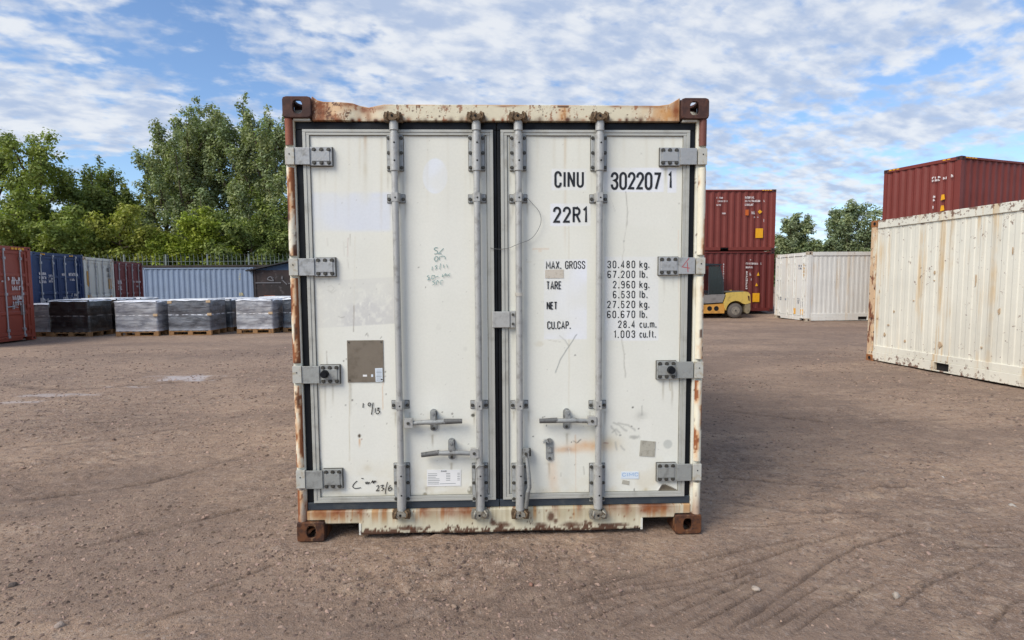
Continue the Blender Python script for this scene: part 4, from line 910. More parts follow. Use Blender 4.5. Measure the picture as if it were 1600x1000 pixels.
def bracket(parent, x, zc, h=.046, hw=.05):
    mb = MB(); mb.box(x-hw, x+hw, .036, .0435, zc-h/2, zc+h/2, 3); mb.box(x-hw-.003, x+hw+.003, .040, .0446, zc-h/2-.003, zc+h/2+.003, 4)
    pts = [(x-.028, .0358), (x-.023, .012), (x-.017, -.015), (x+.017, -.015), (x+.023, .012), (x+.028, .0358)]
    mb.prism(pts, zc-h/2+.003, zc+h/2+.006, 'z')
    for sx in (-1, 1): mb.cyl((x+sx*.0405, .0358, zc-.004), (x+sx*.0405, .026, zc-.004), .0095, 6, 1, .008, False); mb.cyl((x+sx*.0405, .0357, zc-.004), (x+sx*.0405, .033, zc-.004), .0105, 12, 1)
    mb.cyl((x+.003, -.0162, zc), (x+.003, -.0172, zc), .0048, 10, 2)
    return mb.build('bar_bracket', [M_GALV, M_BOLT, M_HOLE, M_GALVP, M_DIRTL], parent, .003)
rc = random.Random(4)
for bi, (bx, di) in enumerate(BARS):
    d = doors[di]
    mb = MB(); mb.cyl((bx, YB, .185), (bx, YB, 2.43), .0195, 20)
    mb.cyl((bx, YB, 2.405), (bx, YB, 2.462), .0255, 20); mb.cyl((bx, YB, .172), (bx, YB, .236), .0265, 20)
    mb.cyl((bx, YB, 2.462), (bx, YB, 2.476), .019, 16); mb.cyl((bx, YB, .172), (bx, YB, .150), .019, 16)
    bar = mb.build('locking_bar', M_GALV, d)
    zt = F(0, 0)[1]; cxp = (616, 746, 810, 936)[bi]; cxb = (630, 752, 814, 934)[bi]
    guard(d, bx, F(cxp, 237, .0)[1], .20); guard(d, bx, F(cxb, 757, .0)[1], .235)
    bracket(d, bx, F(cxp, 309, .0)[1]); bracket(d, bx, F(cxb, 634, .0)[1])
    for cz, s in ((F(cxp, 182, -.01)[1], 1), (F(cxb, 803.5, -.01)[1], -1)):
        # cam head on the bar end, held by a forked keeper bolted on the frame
        mb = MB()
        pts = [(-.030, -.012), (-.018, -.024), (.012, -.022), (.030, -.010), (.028, .012), (.012, .008), (-.006, .020), (-.026, .016)]
        mb.prism([(bx+a, cz+b_*s) for a, b_ in pts], -.030, .002, 'y')
        mb.cyl((bx, YB, cz-.03*s), (bx, YB, cz+.012*s), .020, 16)
        mb.cyl((bx-.004, -.0305, cz), (bx-.004, -.033, cz), .007, 10, 1)
        mb.build('cam', [M_CAMG if s < 0 else M_CAM, M_HOLE], bar, .003)
        for sx in (-1, 1):
            mb = MB(); X = bx+sx*.036
            mb.prism([(X-.016, cz-.026), (X+.014, cz-.030), (X+.017, cz-.006), (X+.010, cz+.022), (X-.012, cz+.026), (X-.019, cz+.004)], -.014, .0195, 'y')
            mb.tube([(X-.012*sx, -.012, cz-.02), (X, -.030, cz-.008), (X+.004, -.032, cz+.010), (X-.010*sx, -.018, cz+.022)], .0075, 8)
            mb.cyl((X, -.0142, cz+.004*s), (X, -.020, cz+.004*s), .0065, 6, 1)
            mb.build('cam_keeper', [M_CAM if (bi+sx) % 2 or s > 0 else M_CAMG, M_HOLE], main, .0025)
# handles
def handle(d, bx, pz, px0, px1, latchpx, ly0, ly1, bend=0):
    sx = 1 if px1 > px0 else -1
    hx, hz = F(px0, pz, -.01); ex, _ = F(px1, pz, -.01); lx, lz1 = F(latchpx, ly0, .0); _, lz0 = F(latchpx, ly1, .0)
    mb = MB(); mb.prism([(hx-.026, hz-.026), (hx+.026, hz-.026), (hx+.026, hz+.024), (hx-.022, hz+.026)], -.018, .018, 'y', 3)
    mb.cyl((hx, -.0182, hz), (hx, -.024, hz), .009, 10, 1); L = ex-hx
    mb.tube([(hx+.02*sx, .0, hz-.004), (hx+.30*L, -.006, hz+.002), (hx+.42*L, -.012, hz+.004), (hx+.62*L, -.006, hz+.002), (hx+.72*L, -.002, hz+.004)], [.013, .014, .016, .014, .015], 10)
    mb.tube([(hx+.66*L, -.002, hz+.004), (ex, -.004, hz+bend)], [.0165, .014], 10, 2)
    mb.build('handle', [M_GALVD, M_BOLT, simple('worn_grip', lin(104, 104, 102), .6, .3, .4, 60), M_GALV], d, .002)
    latch(d, lx, lz0, lz1)
def latch(d, lx, lz0, lz1, openhook=False):
    mb = MB(); zc = (lz0+lz1)/2; hh = (lz1-lz0)/2; N_ = 10
    pts = [(lx+.0215*math.cos(a), lz1-.022+.0215*math.sin(a)) for a in [math.pi*i/N_ for i in range(N_+1)]]+[(lx+.0215*math.cos(a), lz0+.016+.0155*math.sin(a)) for a in [math.pi+math.pi*i/N_ for i in range(N_+1)]]
    mb.prism(pts, .036, .0446, 'y')
    if not openhook:
        mb.prism([(lx-.015, lz1-.010), (lx-.010, lz1-.002), (lx+.012, lz1-.002), (lx+.016, lz1-.012), (lx+.014, zc-.016), (lx-.012, zc-.016)], -.020, -.004, 'y')
        mb.box(lx-.013, lx+.013, -.0035, .0355, lz1-.024, lz1-.008)
        mb.box(lx-.007, lx+.008, -.0215, -.0202, zc-.005, zc+.003, 1)
        mb.cyl((lx, -.0202, lz1-.016), (lx, -.026, lz1-.016), .0085, 10, 0)
    else:
        mb.prism([(lx-.012, lz1-.006), (lx-.030, lz1-.004), (lx-.041, lz1-.020), (lx-.036, lz1-.026), (lx-.026, lz1-.014), (lx-.006, lz1-.024)], .010, .034, 'y')
        mb.box(lx-.012, lx+.012, .028, .0358, zc-.018, zc+.018)
        mb.cyl((lx+.002, .0355, lz1-.018), (lx+.002, .022, lz1-.018), .009, 10, 0)
    mb.cyl((lx, .0358, lz0+.016), (lx, .030, lz0+.016), .0085, 10, 2)
    mb.build('handle_latch', [M_GALVD, M_HOLE, M_BOLT], d, .002)
handle(doors[0], -.596, 661, 638, 722, 676.5, 641, 676, .006)
handle(doors[0], -.127, 708, 741, 658, 705, 687, 721, -.008)
handle(doors[1], .584, 657.5, 925, 843, 886.5, 640, 673, .002)
lx, lz1 = F(858.5, 684.5, .04); _, lz0 = F(858.5, 719.5, .04); latch(doors[1], lx, lz0, lz1, True)
# the third bar's handle hangs down along the guard
hx, hz = F(821.5, 708, -.01); x2, z2 = F(826, 760, -.01); x3, z3 = F(822, 793, -.01)
mb = MB(); mb.prism([(hx-.020, hz-.03), (hx+.020, hz-.03), (hx+.020, hz+.026), (hx-.016, hz+.028)], -.022, .012, 'y'); mb.cyl((hx, -.0222, hz), (hx, -.028, hz), .009, 10, 1)
mb.box(hx+.021, hx+.032, -.006, .03, hz-.022, hz+.02, 1)
mb.tube([(hx+.005, -.016, hz-.025), (hx+.012, -.026, hz-.08), (x2+.002, -.028, z2+.05), (x2+.004, -.026, z2), (x2-.006, -.020, z2-.035)], [.011, .012, .0125, .012, .012], 10)
mb.tube([(x2-.005, -.020, z2-.03), (x3, -.016, z3)], [.0135, .012], 10, 2); mb.build('handle', [M_GALVD, M_BOLT, simple('worn_grip_low', lin(128, 128, 124), .6, .3, .4, 60)], doors[1], .002)
# overlap plate across the middle gasket
xa, z1 = F(769, 487, .01); xb, z0 = F(797, 512, .01); xc = F(806, 500, .01)[0]
mb = MB(); mb.box(xa, xb, .012, .026, z0, z1); mb.box(xb+.001, xc, .018, .0445, z0-.002, z1+.004)
for zz in (z0+.022, z1-.018): mb.cyl(((xb+xc)/2, .0182, zz), ((xb+xc)/2, .010, zz), .008, 10, 1)
mb.build('overlap_plate', [M_GALV, M_BOLT], doors[1], .004)
mb = MB(); x, z = F(811, 460, -.015); mb.cyl((.113, YB, z-.01), (.113, YB, z+.01), .0228, 18); mb.build('foil_band', simple('white_foil', lin(214, 208, 196), .35, .2, .2), doors[1])
# thin loose seal wire
W1 = [(823, 307), (833, 318), (843, 330), (846, 343), (843, 355), (835, 368), (826, 375), (812, 381), (795, 387), (780, 389), (766, 387)]
mb = MB(); pts = cr([F(a, b_, .0) for a, b_ in W1], 4); mb.tube([(p[0], -.024 if 800 < PX(p[0], p[1], 0)[0] < 822 else .024, p[1]) for p in pts], .0016, 6); mb.build('seal_wire', simple('grey_wire', lin(110, 112, 110), .5, .4), doors[1])
mb = MB(); x, z = F(752, 728, 0); mb.tube([(x-.03, -.02, z-.01), (x-.01, -.030, z+.01), (x+.02, -.028, z+.005), (x+.035, -.01, z-.01)], .002, 6)
mb.tube([(x-.03, -.02, z-.01), (x-.036, -.022, z-.08), (x-.03, -.02, z-.18), (x-.034, -.02, z-.30)], .002, 6); mb.build('seal_wire', simple('grey_wire_two', lin(90, 88, 84), .5, .4), doors[0])

# lettering on the right leaf
def text_px(text, x0, x1, yt, yb, parent, mat=M_BLK, wt=.155, name='lettering', gap=.17, y=.0425):
    xa, za = F(x0, yb, y); xb, zb = F(x1, yt, y); h = zb-za
    mb = MB(); s = wt*h/2*.9; write(mb, text, xa+s, xb-s, za+s, zb-s, y, wt, gap); return mb.build(name, mat, parent)
R_ = doors[1]
text_px('CINU', 866, 912.5, 267, 293.5, R_, gap=.22); text_px('302207', 954, 1033, 268.5, 297, R_, gap=.15); text_px('1', 1043.5, 1050, 268, 295, R_)
text_px('22R1', 864, 917.5, 322.5, 349, R_, gap=.2)
text_px('MAX. GROSS', 853, 914.5, 407.5, 420.5, R_, gap=.17, wt=.13); text_px('TARE', 853.5, 877.5, 439, 452.5, R_, gap=.15, wt=.135); text_px('NET', 854, 871, 471, 484, R_, gap=.15); text_px('CU.CAP.', 855, 892, 501.5, 514.5, R_, gap=.18, wt=.135)
for (tx, x0, x1, yt, u, ux0, ux1) in (('30.480', 949, 992.5, 407, 'kg.', 999, 1015), ('67.200', 949, 992.5, 422.5, 'lb.', 999, 1012), ('2.960', 957.5, 992.5, 438.5, 'kg.', 999, 1015), ('6.530', 957.5, 992.5, 454, 'lb.', 999, 1012),
                                     ('27.520', 948.5, 992.5, 469.5, 'kg.', 999, 1015), ('60.670', 948.5, 992.5, 485, 'lb.', 999, 1011.5), ('28.4', 965.5, 992.5, 500.5, 'cu.m.', 999, 1026), ('1.003', 959, 992.5, 516, 'cu.ft.', 999, 1025)):
    text_px(tx, x0, x1, yt, yt+12.3, R_, gap=.30, wt=.14); text_px(u, ux0, ux1, yt-.5, yt+11.8, R_, gap=.19, wt=.125)
def quad_px(name, pts, mat, parent, y=.0425, th=.0015):
    mb = MB(); P = [F(a, b_, y) for a, b_ in pts]; mb.prism(P, y, y+th, 'y'); return mb.build(name, mat, parent)
quad_px('tan_sticker', [(852, 421.5), (880.5, 421), (881, 434.5), (852, 434.5)], simple('tan_paper', lin(196, 188, 174), .7, 0, .4, 60, col2=lin(176, 166, 150)), R_, .0428)
quad_px('sticker', [(971, 737), (998, 737), (998, 748), (970, 748)], M_BLUE_B, R_); text_px('CIMC', 972.5, 997, 738.5, 744.5, R_, M_BLUE_T, .12, y=.0418, gap=.16)
quad_px('worn_sticker', [(1001, 688), (1024.5, 690), (1023, 714), (999, 712.5)], M_SQ, R_); quad_px('worn_sticker', [(973, 750), (983.5, 751.5), (983, 758), (971.5, 756)], M_SQ, R_)
# left leaf: plate, sheet, handwriting
L_ = doors[0]
pl = quad_px('document_plate', [(542, 532), (598.5, 531.5), (599.5, 596.5), (543.5, 597.5)], M_PLATE, L_, .041, .004)
mb = MB()
for a, b_ in ((545, 535), (595.5, 534.5), (596.5, 593), (546.5, 594)): x, z = F(a, b_, .04); mb.cyl((x, .0412, z), (x, .0385, z), .005, 8)
mb.build('rivets', M_BOLT, pl)
quad_px('barcode_label', [(586, 575.5), (597.5, 575), (598, 596), (587, 596.5)], M_BLUE_B, pl, .0392, .001)
mb = MB()
for k in range(9): mb.ribbon([F(588, 578+k*2, .039), F(596.5, 577.8+k*2, .039)], .0022*(1+(k % 3)*.4), .0389)
mb.build('barcode', M_GREYT, pl)
quad_px('label_patch', [(567, 585.5), (573.5, 585.5), (573.5, 588.5), (567, 588.5)], M_WHITE_VINYL, pl, .0402, .0006); quad_px('label_patch', [(580, 585), (583, 585), (583, 589), (580, 589)], M_BLUE_B, pl, .0402, .0006)
quad_px('data_sticker', [(667, 734), (720, 734), (720, 759), (667, 760)], M_WHITE_VINYL, L_)
text_px('CIMC', 689, 698, 735, 737.6, L_, M_BLK, .3, y=.0418)
mb = MB(); rr = random.Random(2)
for k in range(7):
    y_ = 740.3+k*2.65; w1 = (683, 683, 681, 686.5, 687, 686, 686)[k]
    mb.ribbon([F(668.5, y_, .042), F(w1, y_, .042)], .0032, .0419)
    if k < 5: mb.ribbon([F(697, y_-.6, .042), F(703.5, y_-.6, .042)], .0034, .0419); mb.ribbon([F(714.5, y_-1, .042), F(718.5, y_-1, .042)], .0032, .0419)
    if k == 6: mb.ribbon([F(687, y_-.3, .042), F(712, y_-1, .042)], .0026, .0417)
mb.build('fine_print', simple('fine_print_ink', lin(136, 140, 140), .6), L_)
def scrawl(name, strokes, wd, mat, parent, y=.0418):
    mb = MB()
    for k, st in enumerate(strokes): mb.ribbon([F(a, b_, y) for a, b_ in (cr(st, 3) if len(st) > 2 else st)], wd, y-.0002*k)
    return mb.build(name, mat, parent)
scrawl('handwriting', [[(567.5, 630), (567, 637)], [(577, 629), (575, 632), (577, 634.5), (579.5, 632), (577.5, 629)], [(583, 629), (581.5, 640), (580.5, 648)], [(586.5, 637.5), (586, 645)],
                       [(589, 638), (592.5, 637.5), (590, 641), (593.5, 643), (590.5, 646.5), (587.5, 646)]], .0052, M_INK, L_)
scrawl('handwriting', [[(558, 751.5), (554, 755), (551, 760), (554, 763), (558, 763), (564, 762)], [(564.5, 747.5), (568, 747.8)], [(571, 753), (572, 756), (573.5, 753), (575, 756), (576.5, 753.5), (578, 755.5)], [(580, 754.5), (582.5, 751), (583.5, 755), (585, 751.5), (588, 752)], [(581, 753), (587, 753)],
                       [(588, 760), (591.5, 758.5), (591, 763), (588, 767), (593, 766)], [(594.5, 759), (599, 758), (596.5, 762), (600, 763.5), (596, 767)], [(605.5, 753), (603, 763), (602, 772)], [(610, 757.5), (607, 763), (608, 767), (612.5, 764.5), (611, 761.5), (607.5, 764)]], .0048, M_INK, L_)
scrawl('faded_handwriting', [[(684, 387), (680, 387), (678.5, 390), (683, 392), (683, 395.5), (678.5, 397)], [(693, 388), (688, 393), (684.5, 397)], [(684, 396), (690, 396.5)],
                             [(681, 400.5), (678.5, 404.5), (681, 408.5), (684, 405), (683.5, 401), (681, 400.5)], [(686.5, 400.5), (686.5, 406.5)], [(688, 401), (692, 400), (695, 401), (695.5, 405)],
                             [(675.5, 416.5), (675, 422.5)], [(683, 414.5), (680, 416), (682.5, 418.5), (680, 421)], [(688.5, 411.5), (687, 420.5)], [(693, 413.5), (693.5, 418.5)], [(698, 413), (699, 418)],
                             [(670, 430), (667.5, 432), (671, 434), (668, 437.5), (672, 436)], [(675, 430.5), (674.5, 436), (679.5, 434), (679, 430.5), (675, 430.5)], [(681.5, 432.5), (685, 431.5)],
                             [(692, 428.5), (691, 432.5), (694, 430.5), (696, 427.5), (696.5, 431.5)], [(698, 428), (699, 431.5)], [(703.5, 427.5), (700.5, 429.5), (703, 431.5)],
                             [(680, 438.5), (676, 440), (680, 442.5), (676, 445.5)], [(682, 444.5), (683.5, 438), (686, 441.5)], [(689, 445), (689, 438.5), (692.5, 438)]], .0034, M_INKG, L_)
# ------------------------------------------------------------------ other containers
M_DARK = simple('dark_gap', lin(26, 22, 22), .8)
M_BARG = simple('galvanised_bar', lin(170, 170, 172), .5, .3, .2, 8, col2=lin(130, 126, 122))
def cont_frame(root, L, Wd, H, mat, castm, fork=True):
    r = .16
    mb = MB()
    for y0 in (0, Wd-.06):
        mb.box(.162, L-.162, y0+.006, y0+.054, H-.075, H-.012)
        if fork and L < 7:
            for a, b_ in ((.162, 2.0), (2.36, 3.7), (4.06, L-.162)): mb.box(a, b_, y0+.004, y0+.056, .03, .165)
            mb.box(2.0, 4.06, y0+.006, y0+.052, .150, .164)
        else: mb.box(.162, L-.162, y0+.004, y0+.056, .03, .165)
    mb.build('side_rail', mat, root, .004)
    for x0 in (.006, L-.146):
        mb = MB()
        for y0 in (.006, Wd-.126): mb.box(x0, x0+.140, y0, y0+.12, .119, H-.119)
        x0 += .002 if x0 < 1 else .018
        mb.box(x0, x0+.12, .1262, Wd-.1262, H-.105, H-.006); mb.box(x0, x0+.12, .127, Wd-.127, .10, .165)
        mb.box(x0, x0+.10, .45, Wd-.45, .035, .0995)
        mb.build('end_frame', mat, root, .004)
    mb = MB(); mb.box(.10, L-.10, .05, Wd-.05, .10, .15); mb.build('floor', M_DARK, root)
    mb = MB(); mb.box(.10, L-.10, .045, Wd-.045, H-.045, H-.030)
    if L < 7:
        for k in range(26): mb.box(.25+k*.22, .33+k*.22, .09, Wd-.09, H-.0298, H-.018)
    mb.build('roof', mat, root)
    for x0 in (0, L-.178):
        for y0 in (0, Wd-.162):
            for z0 in (0, H-.118):
                mb = MB(); mb.box(x0, x0+.178, y0, y0+.162, z0, z0+.118)
                yo = -.0008 if y0 == 0 else Wd+.0008; mb.cyl((x0+.089, yo, z0+.059), (x0+.089, yo+(.02 if y0 == 0 else -.02), z0+.059), .033, 12, 1)
                xo = -.0008 if x0 == 0 else L+.0008; mb.cyl((xo, y0+.081, z0+.059), (xo+(.02 if x0 == 0 else -.02), y0+.081, z0+.059), .029, 12, 1)
                mb.build('corner_casting', [castm, M_HOLE], root, .006)
def side_sheets(root, L, Wd, H, mat, pitch=.278, depth=.036, fr=(.25, .24)):
    for yy, s in ((.030, -1), (Wd-.030, 1)):
        mb = MB(); corr_sheet(mb, L-.28, .16, H-.07, yy, pitch, depth, s, .14, 0, fr) if s < 0 else corr_sheet(mb, L-.28, .16, H-.07, yy, pitch, depth, s, .14, 0, fr)
        mb.build('side_panel', mat, root)
def end_sheet(root, L, Wd, H, mat, at0=True, pitch=.23):
    T = (lambda x, y, z: (.03+ y, x, z)) if at0 else (lambda x, y, z: (L-.03-y, x, z))
    mb = MB(T); corr_sheet(mb, Wd-.25, .16, H-.10, 0.0, pitch, .034, -1 , .125, 0, (.26, .2)); mb.build('end_panel', mat, root)
def dry_doors(root, L, Wd, H, mat, barm, marksfn=None, flip=False, boxes=True):
    """double doors on the end x = L (outside is +x); u runs along y"""
    D = []
    for k in range(2):
        y0, y1 = ((.135, Wd/2-.004), (Wd/2+.004, Wd-.135))[k]
        mb = MB()
        X0 = L-.055
        mb.box(X0-.03, X0, y0, y1, .172, H-.112)
        # pressed frame and three horizontal corrugations
        mb.box(X0+.001, X0+.026, y0, y0+.07, .172, H-.112); mb.box(X0+.001, X0+.026, y1-.07, y1, .172, H-.112)
        mb.box(X0+.0005, X0+.025, y0+.0705, y1-.0705, .172, .26); mb.box(X0+.0005, X0+.025, y0+.0705, y1-.0705, H-.20, H-.112)
        for fz in ((.30, .50, .70) if boxes else (.46,)):
            z = H*fz; mb.prism([(X0+.001, z-.06), (X0+.022, z-.035), (X0+.022, z+.035), (X0+.001, z+.06)], y0+.0708, y1-.0708, 'y')
        d = mb.build('door', mat, root, .004); D.append(d)
        mb = MB(); mb.box(X0-.02, X0+.004, y0-.004, y0-.0005, .175, H-.115) if k else mb.box(X0-.02, X0+.004, y1+.0005, y1+.004, .175, H-.115)
        mb.build('gasket', M_DARK, d)
        for f in (.22, .74):
            yb = y0+(y1-y0)*(f if k == 0 else 1-f)
            mb = MB(); mb.cyl((L-.022, yb, .13), (L-.022, yb, H-.07), .0175, 10)
            for z in (.15, .32, H*.5, H-.33, H-.10): mb.box(L-.030, L+.004, yb-.035, yb+.035, z-.035, z+.035)
            b_ = mb.build('locking_bar', barm, d)
            if f == .74 or True:
                hz0 = .95+(.12 if f < .5 else 0); s = 1 if (k == 0) == (f < .5) else -1
                mb = MB(); mb.tube([(L-.01, yb, hz0), (L+.004, yb+s*.16, hz0+.01), (L+.006, yb+s*.34, hz0-.02)], .013, 8); mb.box(L-.02, L+.012, yb+s*.20-.02, yb+s*.20+.02, hz0-.06, hz0+.06); mb.build('handle', barm, b_)
        yh = y0 if k == 0 else y1
        for z in (.35, .95, 1.55, H-.35):
            mb = MB(); s = -1 if k == 0 else 1; mb.box(L-.040, L-.012, min(yh-s*.09, yh+s*.05), max(yh-s*.09, yh+s*.05), z-.045, z+.045); mb.build('hinge', mat, d, .004)
    return D
def endmarks(root, L, fn, mats, name='lettering', T=None):
    mb = MB(T); fn(mb); return mb.build(name, mats, root)
TE = lambda L: (lambda x, y, z: (L-.028-y, x, z))          # xz artwork -> +x end face (reads left to right along +y)

C_OR, C_BL, C_RD, C_MR = lin(150, 74, 58), lin(34, 54, 92), lin(118, 44, 44), lin(104, 46, 46)
m_or = aged('orange_red_paint', C_OR, .22, .12, .35, .5); m_bl = aged('navy_blue_paint', C_BL, .15, .08, .2, .45)
m_wg = aged('grey_white_paint', lin(212, 211, 200), .3, .25, .35, .5); m_rd = aged('dark_red_paint', lin(112, 50, 48), .22, .1, .3, .5)
m_gb = aged('grey_blue_paint', lin(130, 146, 168), .12, .06, .25, .5)
m_mr = aged('maroon_paint', lin(118, 54, 46), .12, .05, .25, .5); m_mr2 = aged('deep_maroon_paint', lin(102, 44, 40), .12, .05, .25, .5)
m_rw = aged('cream_white_paint', lin(226, 222, 206), .60, .7, .75, .5, edge=.55); m_mw = aged('chalk_white_paint', lin(222, 221, 214), .34, .40, .4, .5)
m_cr = simple('casting_rust', lin(98, 66, 50), .75, 0, .3, 12, .3, 60, col2=lin(66, 46, 38))
m_cb = simple('casting_blue', lin(50, 70, 104), .6, 0, .3, 12, .2, 60); m_cm = simple('casting_maroon', lin(70, 38, 36), .65, 0, .3, 12, .2, 60)
m_cw = simple('casting_white', lin(188, 176, 156), .65, 0, .5, 12, .2, 60, col2=lin(120, 78, 50))
ROW = []
def row(name, lab, xd, yd, ydir_pt, H, mat, castm, barm=M_BARG, L=6.058, marksf=None, boxes=True):
    """door end facing +x with its near lower corner at (xd, yd), far corner towards ydir_pt"""
    ang = math.atan2(ydir_pt[1]-yd, ydir_pt[0]-xd)-math.pi/2
    z = float(min(ghm(xd, yd), ghm(*ydir_pt)))
    r = empty(name, (xd-L*math.cos(ang), yd-L*math.sin(ang), z), ang, lab, 'container', 'containers parked in a row along the left of the yard')
    cont_frame(r, L, 2.438, H, mat, castm); side_sheets(r, L, 2.438, H, mat); end_sheet(r, L, 2.438, H, mat, True)
    D = dry_doors(r, L, 2.438, H, mat, barm, boxes=boxes)
    if marksf: marksf(r, D, L)
    return r
def mk_or(r, D, L):
    def f(mb):
        marks(mb, 1.62, 2.2, 1.66, 1.80, 0, 1, 3, 0, .5); marks(mb, 1.74, 2.16, 1.40, 1.72, 0, 2, 4, 0, .9); marks(mb, 1.74, 2.10, .98, 1.30, 0, 2, 5, 0, .9); marks(mb, 1.40, 1.52, 1.62, 1.68, 0, 1, 8); marks(mb, 2.0, 2.12, .34, .38, 0, 1, 9)
    mb = MB(TE(L)); f(mb); mb.build('lettering', M_WT, D[1])
    mb = MB(TE(L)); mb.box(1.98, 2.14, -.0, .004, .72, 1.0); mb.build('grey_sticker', simple('dull_sticker', lin(110, 90, 84), .6), D[1])
    mb = MB(lambda x, y, z: (L+.0-y, x, z)); 
    for k in range(4): mb.box(1.75+k*.12, 1.83+k*.12, -.006, .004, 2.50, 2.555)
    mb.build('hazard_stripe', M_YT, r)
def mk_bl(r, D, L):
    mb = MB(TE(L)); marks(mb, .30, .62, 1.62, 2.0, 0, 3, 13, 0, .9); marks(mb, .72, .90, 1.64, 1.92, 0, 3, 14, 0, .8); marks(mb, .30, .50, 1.0, 1.22, 0, 1, 15, 0, 1); marks(mb, .78, .95, 1.02, 1.10, 0, 1, 16); marks(mb, .30, .5, .6, .7, 0, 1, 17)
    mb.build('lettering', M_WT, D[0])
    mb = MB(TE(L)); marks(mb, 1.36, 1.55, 1.86, 1.98, 0, 1, 18, 0, 1); marks(mb, 1.70, 2.22, 1.86, 2.0, 0, 1, 19, 0, 1); marks(mb, 1.74, 2.0, 1.70, 1.80, 0, 1, 20, 0, 1); marks(mb, 1.36, 1.6, .95, 1.2, 0, 2, 21); marks(mb, 1.72, 2.1, .90, 1.3, 0, 3, 22)
    mb.build('lettering', M_WT, D[1])
    mb = MB(lambda x, y, z: (L-y, x, z))
    for x in (.36, .43, .50, 1.72, 1.79, 1.86): mb.box(x, x+.05, -.004, .002, 2.51, 2.55)
    mb.build('hazard_stripe', M_YT, r)
def mk_wh(r, D, L):
    m_oc = simple('ochre_panel', lin(190, 140, 60), .6, 0, .4, 9, col2=lin(150, 110, 70))
    mb = MB(TE(L)); mb.box(.24, .40, 0, .003, 1.55, 2.1); mb.build('ochre_panel', m_oc, D[0]); mb = MB(TE(L)); mb.box(.22, .48, 0, .003, .9, 1.25); mb.build('ochre_panel', m_oc, D[0])
    mb = MB(TE(L)); mb.box(1.98, 2.2, 0, .003, 1.45, 1.85); mb.build('ochre_panel', m_oc, D[1]); mb = MB(TE(L)); mb.box(2.02, 2.2, 0, .003, .85, 1.2); mb.build('ochre_panel', m_oc, D[1])
    mb = MB(TE(L)); marks(mb, 1.9, 2.25, 1.9, 2.3, -.004, 2, 31, 0, .9); mb.build('dark_lettering', simple('dark_marks', lin(60, 46, 40), .7), D[1])
def mk_rd(r, D, L):
    mb = MB(TE(L)); marks(mb, .25, .60, 1.45, 1.9, -.002, 2, 41, 0, 1); marks(mb, .3, .4, .85, 1.1, 0, 1, 42); mb.build('lettering', M_WT, D[0])
    mb = MB(TE(L)); marks(mb, 1.5, 1.7, 1.74, 1.84, 0, 1, 43, 0, 1); marks(mb, 1.8, 2.25, 1.74, 1.84, 0, 1, 44, 0, 1); marks(mb, 1.85, 2.05, 1.55, 1.65, 0, 1, 45); marks(mb, 1.5, 1.7, .95, 1.2, 0, 2, 46); marks(mb, 1.85, 2.1, .8, 1.2, 0, 3, 47); mb.build('lettering', M_WT, D[1])
row('shipping_container', 'orange red shipping container with galvanised door bars, nearest of the row, at the left edge', -12.93, 11.02, (-13.01, 13.46), 2.591, m_or, m_or, marksf=mk_or)
row('shipping_container', 'navy blue shipping container with white lettering on its doors, behind the black wrapped pallets', -14.16, 15.0, (-14.31, 17.435), 2.591, m_bl, m_cb, marksf=mk_bl)
row('shipping_container', 'grey white container with ochre door panels, between the navy and dark red ones', -14.36, 17.54, (-14.85, 19.925), 2.60, m_wg, m_cw, marksf=mk_wh, boxes=False)
row('shipping_container', 'dark red shipping container between the grey white and the long grey blue ones', -14.88, 20.03, (-15.23, 22.44), 2.591, m_rd, m_cm, marksf=mk_rd)
r = empty('shipping_container', (-19.50, 29.6, -.14), R(.6), 'plain grey blue shipping container standing side on behind the grey wrapped pallets', 'container')
cont_frame(r, 6.058, 2.438, 2.591, m_gb, m_gb); side_sheets(r, 6.058, 2.438, 2.591, m_gb); end_sheet(r, 6.058, 2.438, 2.591, m_gb, True); dry_doors(r, 6.058, 2.438, 2.591, m_gb, M_BARG)
mb = MB(); marks(mb, 5.28, 5.40, 1.9, 2.3, .024, 3, 51, 0, .8, .05); marks(mb, 5.26, 5.46, 1.0, 1.25, .024, 1, 52, 0, 1); mb.build('lettering', simple('cream_marks', lin(190, 180, 130), .6), r)

